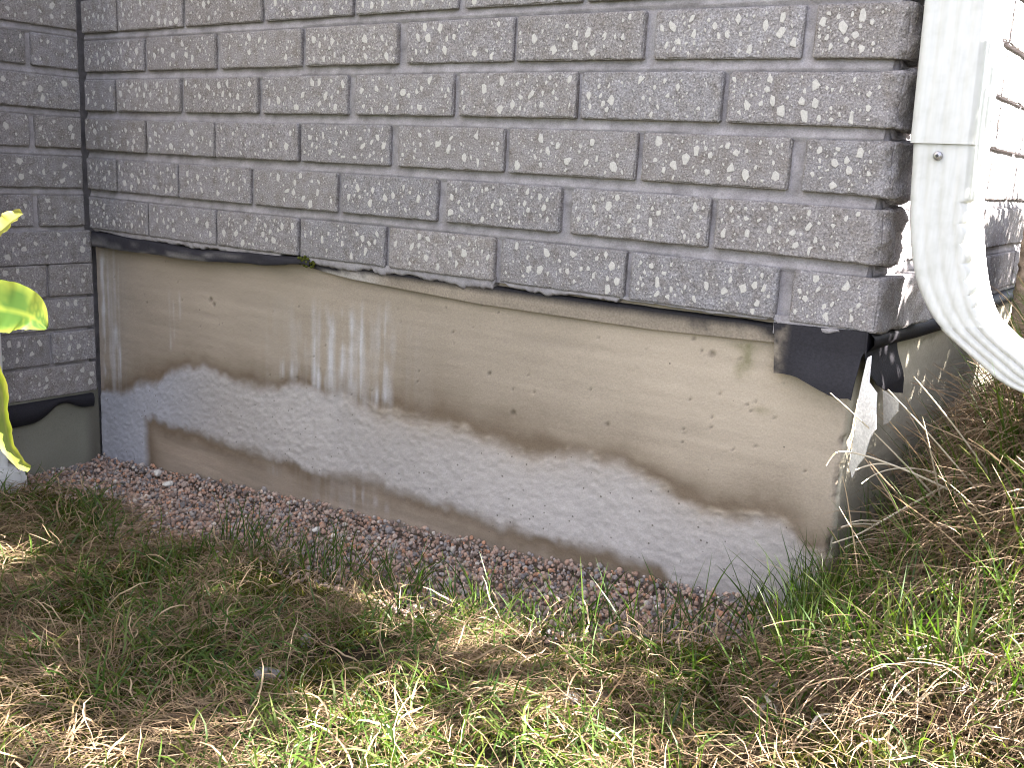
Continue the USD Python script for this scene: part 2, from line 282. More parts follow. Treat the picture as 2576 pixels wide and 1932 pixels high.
ROWS = {
 5: [-1.6885, -1.5403, -1.5361, -1.3281, -1.3195, -1.1041, -1.0947, -0.8814, -0.8734, -0.6612, -0.6475, -0.4426, -0.4340, -0.2209, -0.2125, 0.004],
 4: [-1.66, -1.4517, -1.4412, -1.231, -1.2161, -1.0009, -0.9891, -0.7802, -0.7618, -0.5544, -0.5474, -0.3398, -0.3243, -0.1231, -0.1092, 0.004],
 3: [-1.662, -1.5556, -1.546, -1.3387, -1.3252, -1.1141, -1.1002, -0.8886, -0.8712, -0.6626, -0.65, -0.4398, -0.4317, -0.2209, -0.2125, 0.004],
 2: [-1.662, -1.4523, -1.4473, -1.2371, -1.2316, -1.0074, -1.0003, -0.7909, -0.7736, -0.5619, -0.553, -0.3383, -0.3289, -0.1225, -0.1048, 0.004],
 1: [-1.662, -1.5578, -1.5537, -1.3513, -1.3463, -1.1345, -1.1245, -0.9105, -0.8989, -0.6876, -0.6679, -0.4548, -0.4364, -0.2221, -0.2131, 0.003],
 0: [-1.6597, -1.4497, -1.4469, -1.2352, -1.2297, -1.0059, -0.9997, -0.7958, -0.786, -0.5692, -0.5575, -0.3418, -0.3322, -0.1207, -0.1019, 0.006]}
ROWS[6], ROWS[7] = ROWS[4], ROWS[3]
for row, xs in ROWS.items():
    for k in range(0, len(xs), 2):
        a, b = xs[k], xs[k + 1]; a = max(a, XL + 0.003)
        zl, zr = row * H + zdev(a, row * H), row * H + zdev(b, row * H)
        ht = BH + (zdev(a, row * H + BH) - zdev(a, row * H))
        last = k + 2 >= len(xs)
        far = (a + b) / 2 < -1.0
        lay(a, b, zl, zl + ht, tilt=(zr - zl) / (b - a), chips=(0.78 if far else 1.0) if row < 6 else 0.6, depth=0.215 if last and row == 0 else 0.1 if last else 0.06,
            step=0.0042 if row < 6 else 0.008, **(dict(corner=0.008, side_rough=0.005, flare=0.075) if last and row == 0 else dict(corner=0.020, side_rough=0.010) if last else {}))
# return wall on the left, facing the corner: courses run on below the main wall
for row in range(-5, 8):
    z0 = row * H if row >= -1 else {-2: -0.147, -3: -0.220, -4: -0.292, -5: -0.365}[row]
    z1 = z0 + (BH if row >= 0 else 0.0705 if row == -1 else 0.0665)
    y = -0.006 if row >= 0 else 0.008
    first = 0.0995 if row % 2 == 0 else 0.208
    while y > -1.3:
        w = first if y > -0.012 else 0.2105
        lay(y - w, y, z0 + 0.001 * math.sin(row * 3.7), z1, side=XL, chips=0.55 if y > -0.5 else 0.0, big=1.15, step=0.0045 if y > -0.5 else 0.012)
        y -= w + (0.012 if row >= 0 else 0.006)
# right-hand wall beyond the corner
for row in range(0, 8):
    y = 0.112 if row % 2 == 0 else 0.112
    if row % 2 == 1: y = 0.1135
    if row == 0: y = 0.232
    starts = [y + k * L for k in range(0, 7)]
    for a in starts:
        lay(a, a + 0.211, row * H - 0.001, row * H + BH, side=0.0, chips=0.4, rough=0.0012, step=0.006, chip=0.003)
# mortar cores, raked back behind the brick faces
def mortar_wall(x0, x1, z0, z1, rec, side, sd):
    a, b = np.arange(x0, x1 + 1e-6, 0.008), np.arange(z0, z1 + 1e-6, 0.0032)
    A, B = np.meshgrid(a, b, indexing='ij')
    y = rec + 0.0045 * (fbm(P3(A * 22, B * 30, sd + 0 * A), 3, 3) - 0.5) + 0.002 * (fbm(P3(A * 120, B * 120, sd + 0 * A), 2, 4) - 0.5)
    zq = B - (np.interp(A, [-1.66, -1.2, -0.8, -0.4, 0], [-0.002, -0.002, 0.0, 0.0, -0.003]) if side is None else 0)
    ph = np.mod(zq - BH, H) / (H - BH)
    y = y + np.where((ph < 1) & (B > -0.012), -0.0022 + 0.0042 * sstep(ph * 1.15), 0.0015)
    v = P3(A, y, B).reshape(-1, 3)
    if side is not None: v = rot_side(v, side)
    obj('mortar', (v, grid_faces(len(a), len(b))), mortar_look, house, smooth=True)
mortar_wall(XL + 0.004, -0.008, -0.004, 0.64, 0.0060, None, 1)
mortar_wall(-1.3, -0.004, -0.372, 0.64, 0.0075, XL, 2)
mortar_wall(0.009, 1.66, -0.012, 0.64, 0.0085, 0.0, 3)
pz = np.arange(-0.012, 0.64, 0.005); pa = np.linspace(-1.9, 0.4, 9) ; AA, BB = np.meshgrid(pa, pz, indexing='ij')
pr = 0.0135 + 0.004 * (fbm(P3(AA * 2, BB * 60, 0 * AA), 3, 6) - 0.5)
obj('mortar', (P3(-0.0215 + pr * np.cos(AA), 0.0215 + pr * np.sin(AA), BB).reshape(-1, 3), grid_faces(len(pa), len(pz))), mortar_look, house, smooth=True)
def box(a, b):
    m_ = trimesh.creation.box(np.subtract(b, a)); m_.apply_translation(np.add(a, b) / 2); return m_
obj('upper_wall', trimesh.util.concatenate([box((XL, 0.006, 0.635), (-0.006, 4.0, 5.2))]), upper_look, house)
obj('upper_wall', box((-4.0, -3.6, 0.63), (XL + 0.001 - 0.007, 4.0, 5.2)), upper_look, house)
obj('wall_core', box((-1.655, 0.03, -0.9), (-0.04, 4.0, 0.634)), mortar_look, house)
obj('wall_core', box((-4.0, -3.6, -0.9), (XL - 0.03, 4.0, 0.629)), mortar_look, house)

# ---- foundation: one sheet that wraps the outer corner
UPB = np.array([(-1.67, -0.373), (-1.61, -0.358), (-1.574, -0.356), (-1.536, -0.334), (-1.494, -0.321), (-1.447, -0.311), (-1.413, -0.287), (-1.379, -0.273), (-1.336, -0.262), (-1.286, -0.254), (-1.243, -0.26), (-1.185, -0.263), (-1.129, -0.267), (-1.08, -0.263), (-1.048, -0.246), (-1.017, -0.241), (-0.986, -0.243), (-0.946, -0.245), (-0.907, -0.239), (-0.87, -0.248), (-0.827, -0.255), (-0.777, -0.255), (-0.734, -0.258), (-0.671, -0.253), (-0.618, -0.253), (-0.578, -0.261), (-0.532, -0.264), (-0.495, -0.266), (-0.425, -0.248), (-0.359, -0.242), (-0.327, -0.241), (-0.293, -0.254), (-0.261, -0.267), (-0.23, -0.277), (-0.213, -0.279), (-0.185, -0.285), (-0.146, -0.28), (-0.121, -0.272), (-0.096, -0.272), (-0.07, -0.281), (-0.059, -0.291), (-0.048, -0.302), (-0.041, -0.322), (-0.036, -0.42)])
LOB = np.array([(-1.505, -0.60), (-1.502, -0.511), (-1.497, -0.42), (-1.488, -0.397), (-1.47, -0.388), (-1.417, -0.397), (-1.339, -0.392), (-1.276, -0.395), (-1.216, -0.403), (-1.158, -0.403), (-1.102, -0.398), (-1.048, -0.395), (-0.994, -0.401), (-0.943, -0.397), (-0.89, -0.387), (-0.818, -0.385), (-0.75, -0.386), (-0.685, -0.388), (-0.643, -0.387), (-0.602, -0.387), (-0.563, -0.39), (-0.524, -0.388), (-0.487, -0.39), (-0.461, -0.384), (-0.418, -0.385), (-0.375, -0.388), (-0.335, -0.379), (-0.292, -0.38), (-0.257, -0.38), (-0.237, -0.393), (-0.215, -0.46)])
def up_z(x): return np.interp(x, UPB[:-2, 0], UPB[:-2, 1])
def lo_z(x): return np.interp(x, LOB[3:, 0], LOB[3:, 1], right=-9.0)
us = np.concatenate([np.arange(-1.664, -0.0225, 0.0027), [-0.0215]]); ny = np.concatenate([[0.0215], np.arange(0.0225, 0.75, 0.005), np.arange(0.76, 1.7, 0.04)])
zs = np.arange(-0.64, 0.0001, 0.0027)
FX = np.concatenate([us, [-0.0172], np.full(len(ny), -0.015)]); FY = np.concatenate([np.full(len(us), 0.015), [0.0172], ny])
NX = np.concatenate([np.zeros(len(us)), [0.707], np.ones(len(ny))]); NY = np.concatenate([-np.ones(len(us)), [-0.707], np.zeros(len(ny))])
UU = np.concatenate([us, [-0.017], -0.012 + (ny - 0.0215)])
ZZ = np.broadcast_to(zs, (len(FX), len(zs))); fx = np.broadcast_to(FX[:, None], ZZ.shape); fy = np.broadcast_to(FY[:, None], ZZ.shape); uu = np.broadcast_to(UU[:, None], ZZ.shape)
wob = 0.016 * (fbm(P3(uu * 22, ZZ * 6, 3 + 0 * uu), 4, 11) - 0.5) + 0.012 * (fbm(P3(uu * 70, ZZ * 70, 0 * uu), 3, 12) - 0.5)
main = fx < -0.0205
du = np.minimum(up_z(uu) - ZZ, -0.034 - uu + 0.5 * wob) + wob            # > 0 below the upper edge of the patch
dl = -np.minimum(lo_z(uu) - ZZ, uu + 1.497 + 0.8 * wob) + wob * 1.2      # > 0 above its lower edge
soft = 0.012 + 0.030 * fbm(P3(uu * 9, 0 * uu, 0 * uu), 2, 14)
mask = np.where(main, sstep(du / soft + 0.5) * sstep(dl / soft + 0.5), 0.0)
n_big = fbm(P3(uu * 4, ZZ * 6, 0 * uu), 4, 21); n_str = fbm(P3(uu * 7, ZZ * 75, 0 * uu), 3, 22); n_ver = fbm(P3(uu * 85, ZZ * 3, 0 * uu), 3, 23); n_fine = fbm(P3(uu * 160, ZZ * 160, 0 * uu), 2, 24)
n_trow = fbm(P3(uu * 75, ZZ * 170, 0 * uu), 3, 25)
def lerp(a, b, t): return a + (b - a) * t[..., None]
left_w = sstep((-uu - 0.15) / 1.2)
beige = lerp(np.array([0.335, 0.282, 0.225]), np.array([0.262, 0.220, 0.180]), left_w)
beige = beige * (0.80 + 0.40 * n_big + 0.22 * (n_str - 0.5))[..., None]
below = np.where(main, sstep(-dl / 0.02), 0)
beige = lerp(beige, np.array([0.250, 0.200, 0.160]) * (0.62 + 0.75 * n_str)[..., None], below * 0.9)
# damp brown stain that follows the patch edges
hal_u = np.exp(-np.clip(-du, 0, 1) / (0.010 + 0.050 * fbm(P3(uu * 6, 0 * uu, 5 + 0 * uu), 2, 26))) * (du < 0.008) * (0.55 + 1.0 * fbm(P3(uu * 10, ZZ * 14, 0 * uu), 3, 27))
hal_l = np.exp(-np.clip(-dl, 0, 1) / (0.012 + 0.030 * fbm(P3(uu * 6, 0 * uu, 9 + 0 * uu), 2, 28))) * (dl < 0.008) * (0.75 + 1.1 * fbm(P3(uu * 12, ZZ * 14, 4 + 0 * uu), 3, 29))
hal = np.clip(np.maximum(hal_u * (ZZ > lo_z(uu)), hal_l * (uu > -1.515)), 0, 1) * main
base = lerp(beige, np.array([0.125, 0.092, 0.064]), np.clip(hal * 1.25, 0, 0.95))
parge = np.array([0.312, 0.288, 0.280]) * (0.72 + 0.30 * n_big + 0.30 * n_trow)[..., None]
parge = lerp(parge, np.array([0.27, 0.275, 0.315]), sstep((-uu - 1.2) / 0.3) * 0.8)
parge = lerp(parge, np.array([0.30, 0.255, 0.215]), np.clip(np.exp(-np.clip(du, 0, 1) / 0.028) * 1.3 * fbm(P3(uu * 8, ZZ * 9, 8 + 0 * uu), 3, 30) * (uu > -0.9), 0, 0.75))
tint = lerp(base, parge, mask)
crust = np.exp(-((du + 0.004) / 0.006) ** 2) * np.clip(4 * (fbm(P3(uu * 40, ZZ * 90, 6 + 0 * uu), 3, 35) - 0.5), 0, 1) * (uu > -1.0) * main
tint = lerp(tint, np.array([0.36, 0.31, 0.25]), crust * 0.55)
# lime streaks
n_pat = fbm(P3(uu * 60, ZZ * 22, 2 + 0 * uu), 3, 34)
wash = np.exp(-((uu + 0.92) / 0.13) ** 2) * sstep((-0.06 - ZZ) / 0.08) * np.where(ZZ > -0.30, 1.0, 0.25) * np.clip(2.4 * (n_ver - 0.38) + 1.2 * (n_pat - 0.5), 0, 1) + 0.8 * np.exp(-((uu + 1.61) / 0.035) ** 2) * np.clip(2.0 * (n_ver - 0.35), 0, 1)
tint = lerp(tint, np.array([0.43, 0.43, 0.46]), np.clip(wash * 0.5, 0, 0.6) * main * (1 - mask))
def streak(x, z1, z0, w, s):
    global tint
    c = x + 0.006 * (fbm(P3(0 * uu + x * 90, ZZ * 14, 0 * uu), 2, 33) - 0.5)
    t = np.exp(-((uu - c) / w) ** 2) * sstep((z1 - ZZ) / 0.03) * sstep((ZZ - z0) / 0.02) * np.clip(-0.15 + 2.4 * (n_ver - 0.30) * (0.5 + n_big) + 1.6 * (n_pat - 0.40), 0, 1) * s
    tint = lerp(tint, np.array([0.50, 0.51, 0.56]), np.clip(t * 0.55, 0, 0.65) * main * (1 - mask))
for s in [(-1.642, -0.05, -0.345, 0.010, 1.2), (-1.625, -0.06, -0.34, 0.006, 0.6), (-1.588, -0.052, -0.335, 0.006, 0.9), (-1.60, -0.20, -0.34, 0.010, 1.0), (-1.405, -0.10, -0.243, 0.004, 0.55), (-1.392, -0.12, -0.22, 0.003, 0.4), (-1.369, -0.10, -0.175, 0.003, 0.35),
          (-1.063, -0.19, -0.245, 0.006, 1.1), (-1.035, -0.19, -0.24, 0.005, 0.7), (-1.02, -0.171, -0.23, 0.005, 0.5), (-0.975, -0.07, -0.245, 0.006, 0.8), (-0.962, -0.19, -0.25, 0.010, 1.2), (-0.925, -0.082, -0.15, 0.009, 0.7), (-0.938, -0.08, -0.245, 0.006, 0.8), (-0.906, -0.073, -0.218, 0.005, 0.8), (-0.886, -0.08, -0.235, 0.006, 0.75), (-0.86, -0.06, -0.25, 0.004, 0.9), (-0.806, -0.05, -0.16, 0.013, 0.85), (-0.80, -0.155, -0.245, 0.010, 0.8), (-0.835, -0.19, -0.25, 0.004, 0.8), (-0.82, -0.20, -0.25, 0.003, 0.7),
          (-1.08, -0.40, -0.44, 0.02, 0.4), (-0.868, -0.395, -0.445, 0.005, 0.9), (-0.85, -0.395, -0.44, 0.004, 0.9), (-0.815, -0.405, -0.435, 0.006, 0.8), (-0.79, -0.41, -0.44, 0.012, 0.5)]: streak(*s)
# the narrow damp face at the inner corner, moss stains near the outer corner, the side face
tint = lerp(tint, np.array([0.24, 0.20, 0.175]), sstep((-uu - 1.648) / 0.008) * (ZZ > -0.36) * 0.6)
for cxm, czm, wx, wz, k in ((-0.155, -0.06, 0.008, 0.018, 0.9), (-0.16, -0.045, 0.02, 0.006, 0.7), (-0.165, -0.075, 0.007, 0.012, 0.7), (-0.13, -0.125, 0.012, 0.005, 0.5)):
    tint = lerp(tint, np.array([0.17, 0.155, 0.09]), np.clip(np.exp(-((uu - cxm) / wx) ** 2 - ((ZZ - czm) / wz) ** 2) * k * (0.3 + 1.2 * n_fine), 0, 0.8) * main)
gp = RNG(17); pits = [(-0.207, -0.062, 0.0045), (-0.27, -0.035, 0.003), (-0.235, -0.045, 0.0025), (-0.58, -0.15, 0.003), (-1.27, -0.115, 0.005), (-1.26, -0.123, 0.004), (-0.53, -0.205, 0.0045), (-0.36, -0.19, 0.003)]
pits += [(gp.uniform(-0.24, -0.03), gp.uniform(-0.22, -0.06), gp.uniform(0.0011, 0.0021)) for _ in range(24)] + [(gp.uniform(-1.6, -0.2), gp.uniform(-0.24, -0.03), gp.uniform(0.0010, 0.0018)) for _ in range(40)]
pit = 0 * uu
for pxx, pzz, pr_ in pits: pit = np.maximum(pit, np.exp(-(((uu - pxx) ** 2 + (ZZ - pzz) ** 2) / pr_ ** 2) ** 2))
pit = pit * main
tint = lerp(tint, np.array([0.06, 0.045, 0.035]), pit * 0.42)
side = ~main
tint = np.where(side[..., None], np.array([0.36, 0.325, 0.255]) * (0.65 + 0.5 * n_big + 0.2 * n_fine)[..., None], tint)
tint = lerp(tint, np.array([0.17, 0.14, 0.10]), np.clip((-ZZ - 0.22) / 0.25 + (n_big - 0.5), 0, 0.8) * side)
disp = mask * (0.0016 + 0.0022 * (n_trow - 0.5) + 0.0016 * (n_fine - 0.5)) + (1 - mask) * (0.0012 * (n_str - 0.5) + 0.0006 * (n_fine - 0.5)) + 0.004 * (n_big - 0.5)
chipc = np.clip(fbm(P3(0 * uu, ZZ * 55, 0 * uu), 4, 31) - 0.42, 0, 1) * 0.022 * np.exp(-((uu + 0.017) / 0.006) ** 2)
disp = disp + 0.0025 * crust - chipc - 0.003 * pit
pt = P3(fx + NX[:, None] * disp, fy + NY[:, None] * disp, ZZ)
pt = pt.reshape(-1, 3)
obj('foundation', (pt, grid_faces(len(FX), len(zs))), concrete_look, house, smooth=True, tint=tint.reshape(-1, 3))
# foundation of the return wall
ya, za = np.arange(-1.5, 0.014, 0.006), np.arange(-0.66, -0.36, 0.006)
A, B = np.meshgrid(ya, za, indexing='ij'); nb = fbm(P3(A * 8, B * 8, 0 * A), 4, 41)
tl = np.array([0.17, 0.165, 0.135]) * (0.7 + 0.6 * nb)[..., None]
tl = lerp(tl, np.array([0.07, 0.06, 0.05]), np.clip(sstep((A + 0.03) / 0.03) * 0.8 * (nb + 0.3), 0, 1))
obj('foundation', (P3(XL - 0.004 + 0.004 * (nb - 0.5), A, B).reshape(-1, 3), grid_faces(len(ya), len(za))), concrete_look, house, smooth=True, tint=tl.reshape(-1, 3))

# ---- flashing membrane
BLK = np.array([0.019, 0.018, 0.022]); DUST = np.array([0.22, 0.185, 0.15]); PALE = np.array([0.30, 0.28, 0.27])
def strip(xs, prof, name='flashing', label=None, tintf=None, axis='x'):
    """prof(x) -> list of (out, z) from the top edge round to the lower lip, out = distance in front of the wall plane."""
    rows = [np.array(prof(x)) for x in xs]; m_ = len(rows[0]); V = []
    for x, r_ in zip(xs, rows):
        for o, z in r_: V.append((x, -o, z) if axis == 'x' else ((o, x, z) if axis == 'y' else (XL + o, x, z)))
    V = np.array(V); f = grid_faces(len(xs), m_)
    t = tintf(V) if tintf else np.tile(BLK, (len(V), 1))
    obj(name, (V, f if axis == 'x' else f), membrane_look, house, smooth=True, tint=t, label=label)
def nz(x, s, f, amp): return amp * 2 * (fbm(np.array([[x * f, 0.3, s]]), 3, 50 + s)[0] - 0.5)
def prof_left(x):
    zt = np.interp(x, [-1.66, -1.31, -1.0, -0.9], [-0.010, -0.019, -0.006, -0.014]) + nz(x, 1, 14, 0.003)
    zb = np.interp(x, [-1.66, -1.31, -1.1, -1.02, -0.985, -0.9], [-0.044, -0.039, -0.030, -0.020, -0.017, -0.031]) + nz(x, 2, 20, 0.003)
    w = 0.003 + nz(x, 3, 16, 0.007) + 0.003 * math.sin(x * 23 + 1); h = zt - zb
    k = nz(x, 9, 55, 0.0022); return [(-0.02, zt + 0.002), (0.000, zt), (w * 0.5 + k, zt - 0.12 * h), (w - k, zt - 0.42 * h), (w * 0.9 + k, zt - 0.78 * h), (w * 0.8, zb), (w * 0.8 - 0.0025, zb), (-0.012, zb + 0.006)]
def tint_left(V):
    k = np.clip((fbm(V * [14, 9, 60], 3, 60) - 0.46) * 5, 0, 1) * sstep((-0.020 - V[:, 2] - 0.006 * np.sin(V[:, 0] * 17)) / 0.01)
    return lerp(np.tile(BLK * 1.3, (len(V), 1)), PALE * 0.8, k * 0.5)
strip(np.arange(-1.652, -0.969, 0.006), prof_left, label='black rolled membrane strip under the left half of the lowest course', tintf=tint_left)
def prof_right(x):
    zt = np.interp(x, [-1.0, -0.95, -0.8, -0.13, -0.1], [-0.008, -0.012, -0.012, -0.010, -0.008]) + nz(x, 5, 18, 0.0012)
    zb = np.interp(x, [-1.0, -0.95, -0.88, -0.6, -0.3, -0.13, -0.1], [-0.019, -0.026, -0.032, -0.041, -0.040, -0.033, -0.031])
    h = zt - zb; return [(-0.03, zt + 0.004), (-0.005, zt), (-0.0056, zt - 0.1 * h), (-0.0066, zt - 0.5 * h), (-0.0078, zb + 0.0012), (-0.0080, zb), (-0.0086, zb - 0.0004), (-0.0165, zb - 0.0006)]
def tint_right(V):
    zt = -0.012 - 0.011
    k = sstep((zt + 0.004 + 0.004 * (fbm(V * [40, 1, 1], 3, 61) - 0.5) * 2 - V[:, 2]) / 0.006)
    d = DUST * (0.85 + 0.5 * fbm(V * [12, 1, 40], 3, 62))[:, None]
    d = lerp(d, PALE * 1.25, sstep((-0.78 - V[:, 0]) / 0.08) * 0.8)
    return BLK + (d - BLK) * (k * sstep((V[:, 0] + 0.97) / 0.05))[:, None]
strip(np.concatenate([np.arange(-0.985, -0.117, 0.006), [-0.115]]), prof_right, label='dusty membrane strip, pale brown below a dark upper line', tintf=tint_right)
def prof_leftwall(y):
    zt = -0.368; zb = -0.398 - 0.016 * sstep((-y - 0.09) / 0.06) + 0.016 * math.exp(-((y + 0.075) / 0.03) ** 2) + nz(y, 7, 16, 0.004)
    w = 0.010 + nz(y, 8, 16, 0.006)
    return [(-0.02, zt), (0.003, zt - 0.002), (w, zt - 0.35 * (zt - zb)), (w * 0.9, zt - 0.7 * (zt - zb)), (w * 0.4, zb), (0.0, zb + 0.002)]
strip(np.arange(-0.9, -0.002, 0.008), prof_leftwall, label='wavy black membrane lip under the bottom course of the return wall', axis='l')
def prof_roll(y):
    zt = np.interp(y, [0, 0.1, 0.4, 1.5], [-0.002, -0.004, -0.010, -0.012]); zb = np.interp(y, [0, 0.1, 0.22, 0.4, 1.5], [-0.026, -0.027, -0.032, -0.036, -0.036]); w = 0.007
    h = zt - zb
    return [(-0.03, zt), (-0.001, zt), (w, zt - 0.3 * h), (w, zt - 0.65 * h), (0.1 * w, zb), (-0.012, zb + 0.001)]
strip(np.arange(0.0, 1.5, 0.01), prof_roll, label='rolled black membrane edge under the courses round the corner', axis='y')
def sheet(poly, thick, fn, name, label, tintf, res=0.004):
    P = Polygon(poly).buffer(0); P = P.segmentize(res)
    x0, y0, x1, y1 = P.bounds
    gxs, gys = np.meshgrid(np.arange(x0, x1, res) + res / 2, np.arange(y0, y1, res) + res / 2)
    inn = shapely.contains_xy(P.buffer(-res * 0.45), gxs.ravel(), gys.ravel())
    pts = np.vstack([np.array(P.exterior.coords)[:-1], np.stack([gxs.ravel(), gys.ravel()], 1)[inn]])
    from scipy.spatial import Delaunay
    tri = Delaunay(pts).simplices; c = pts[tri].mean(1); tri = tri[shapely.contains_xy(P, c[:, 0], c[:, 1])]
    e = np.cross(pts[tri[:, 1]] - pts[tri[:, 0]], pts[tri[:, 2]] - pts[tri[:, 0]]); tri = np.where((e > 0)[:, None], tri, tri[:, ::-1])
    a = fn(pts, 0.0); b = fn(pts, thick); n = len(pts); nb_ = len(P.exterior.coords) - 1; i = np.arange(nb_); j = (i + 1) % nb_
    V = np.vstack([a, b]); F = np.vstack([tri, tri[:, ::-1] + n, np.stack([i, j + n, j], 1), np.stack([i, i + n, j + n], 1)])
    obj(name, (V, F), membrane_look, house, smooth=False, tint=tintf(V), label=label)
def flap_pos(p, t):
    x, z = p[:, 0], p[:, 1]; lift = 0.003 + 0.010 * sstep((-0.03 - z) / 0.05) * sstep((x + 0.12) / 0.06)
    return P3(x, 0.004 - lift + t + 0.001 * np.sin(x * 90), z)
def flap_tint(V):
    k = np.clip((fbm(V * [50, 1, 50], 4, 70) - 0.45) * 4, 0, 1) * sstep((-0.095 - V[:, 0]) / 0.02) * 0.8
    return lerp(np.tile(BLK * 1.15, (len(V), 1)), DUST * 1.1, k)
sheet([(-0.121, -0.006), (-0.118, -0.031), (-0.114, -0.071), (-0.101, -0.069), (-0.088, -0.069), (-0.08, -0.07), (-0.063, -0.076), (-0.05, -0.081), (-0.037, -0.085), (-0.025, -0.087), (-0.013, -0.085), (-0.0095, -0.0865), (-0.008, -0.06), (-0.0065, -0.034), (-0.003, -0.026), (-0.001, -0.002)], 0.002, flap_pos,
      'flashing_flap', 'black membrane flap hanging over the foundation corner', flap_tint)
def rflap_pos(p, t):
    y, z = p[:, 0], p[:, 1]; return P3(-0.001 - t + 0.012 * sstep((-0.03 - z) / 0.05), y, z)
sheet([(-0.003, -0.002), (0.0, -0.028), (0.012, -0.055), (0.028, -0.069), (0.062, -0.081), (0.115, -0.092), (0.150, -0.098), (0.134, -0.026), (0.12, -0.004)], 0.002, rflap_pos,
      'flashing_flap', 'black membrane flap on the side face of the foundation', lambda V: np.tile(BLK * 1.15, (len(V), 1)))
def tongue_pos(p, t):
    x, z = p[:, 0], p[:, 1]; return P3(x + 0.003, 0.000 - 0.004 * np.sin((z + 0.03) * 28) + t, z)
sheet([(-0.003, -0.029), (0.004, -0.058), (0.019, -0.066), (0.028, -0.104), (0.021, -0.118), (0.014, -0.146), (0.003, -0.162), (-0.007, -0.184), (-0.012, -0.170), (-0.006, -0.142), (-0.003, -0.111), (-0.006, -0.082), (-0.008, -0.033)], 0.0012, lambda p, t: P3(p[:, 0] + 0.009 + 0.5 * t, -0.006 - 0.026 * np.sin(np.clip((-0.03 - p[:, 1]) / 0.15, 0, 1) * 3.0) + t - 0.9 * p[:, 0], p[:, 1]),
      'torn_membrane', 'torn pale membrane tongue hanging down the foundation corner', lambda V: np.tile(np.array([0.66, 0.64, 0.63]), (len(V), 1)) * (0.8 + 0.4 * fbm(V * 60, 3, 71))[:, None], 0.003)
sheet([(0.013, -0.069), (0.037, -0.074), (0.038, -0.086), (0.027, -0.103), (0.021, -0.109)], 0.0012, lambda p, t: P3(p[:, 0] + 0.012 + t, -0.010 - 0.9 * (p[:, 0] - 0.02) + t, p[:, 1]),
      'torn_membrane', 'curled pale end of the side membrane flap', lambda V: np.tile(np.array([0.40, 0.38, 0.34]), (len(V), 1)), 0.003)

# ---- mortar squeezed out under the lowest course
def droppings(x0, x1, deep, sd):
    xs = np.arange(x0, x1, 0.0025); n = fbm(P3(xs * 38, 0 * xs, sd + 0 * xs), 4, 80 + sd)
    zt = np.array([zdev(x, 0) for x in xs]) + 0.003
    d = np.maximum(deep * (0.25 + 1.5 * n) * sstep((xs - x0) / 0.01) * sstep((x1 - xs) / 0.01), 0.0012)
    V = []
    for x, z, dd in zip(xs, zt, d):
        s = 0.0035 * (meshkit.noise(np.array([x * 120, 0, sd]))) 
        V += [(x, 0.004, z), (x, 0.0025 - s * 0.4, z - 0.35 * dd - 0.003), (x, 0.004 - s, z - 0.75 * dd - 0.003), (x, 0.006, z - dd - 0.003), (x, 0.03, z - dd - 0.002)]
    obj('mortar_dropping', (np.array(V), grid_faces(len(xs), 5)), mortar_look, house, smooth=50)
droppings(-1.654, -1.05, 0.010, 1); droppings(-0.985, -0.80, 0.012, 2); droppings(-0.83, -0.565, 0.014, 3); droppings(-0.55, -0.345, 0.009, 4); droppings(-0.345, -0.125, 0.004, 5); droppings(-0.122, -0.02, 0.009, 6)
obj('mortar_dropping', box((-0.1215, 0.003, -0.020), (-0.1015, 0.03, 0.004)), mortar_look, house)
# moss in the joint
gm = RNG(9); mv = gm.normal(0, 1, (60, 3)) * [0.008, 0.003, 0.004] + [-0.985, 0.001, -0.012]
obj('moss_tuft', trimesh.util.concatenate([trimesh.creation.icosphere(1, 0.0028).apply_translation(p) for p in mv]), moss_look, house, smooth=True, tint=np.tile([0.09, 0.10, 0.02], (60 * 42, 1)))

# ------------------------------------------------------------------ downspout on the right wall
def section(wx, wy, r, rib=0.0012):
    """Closed profile (a, b), a along x, b along y; flutes on each face; starts at the front left corner."""
    pts = []
    P = Polygon([(0, 0), (wx, 0), (wx, wy), (0, wy)]).buffer(-r).buffer(r, quad_segs=5)
    c = np.array(P.segmentize(0.0028).exterior.coords)[:-1]
    for a, b in c:
        t = None
        if b < 1e-6: t, w, nrm = a, wx, (0, 1)
        elif b > wy - 1e-6: t, w, nrm = a, wx, (0, -1)
        elif a < 1e-6: t, w, nrm = b, wy, (1, 0)
        elif a > wx - 1e-6: t, w, nrm = b, wy, (-1, 0)
        if t is not None:
            k = (t - 0.5 * w) / (w - 2 * r) * 2
            d = rib * max(0.0, math.cos(k * math.pi * 3.0)) ** 1.5 * (abs(k) < 0.88)
            a, b = a + nrm[0] * d, b + nrm[1] * d
        pts.append((a, b))
    return np.array(pts)
def sweep(path, sec, wx, mod=None, cap=True):
    """path: list of (x, z, angle) of the section's left front edge line centre; the section's a axis turns with the angle about y."""
    V = []; n = len(sec)
    for i, (x, z, ang, y, s) in enumerate(path):
        ca, sa = math.cos(ang), math.sin(ang)
        a = (sec[:, 0] - wx / 2) * s; b = sec[:, 1]
        if mod is not None: a, b = mod(i, a, b)
        V.append(np.stack([x + a * ca, y + b, z + a * sa], 1))
    V = np.vstack(V); F = []
    for i in range(len(path) - 1):
        k = np.arange(n); j = (k + 1) % n
        F += [np.stack([i * n + k, i * n + j, (i + 1) * n + j], 1), np.stack([i * n + k, (i + 1) * n + j, (i + 1) * n + k], 1)]
    return V, np.vstack(F)[:, ::-1]
WX, WY, Y0 = 0.067, 0.090, -0.005
sec = section(WX, WY, 0.009); sec2 = section(WX * 1.02, WY * 1.0, 0.009, 0.0012)
XC = 0.053
ds = thing('downspout', label='white ribbed metal downspout with crimped elbow at the outer wall corner', cat='downspout')
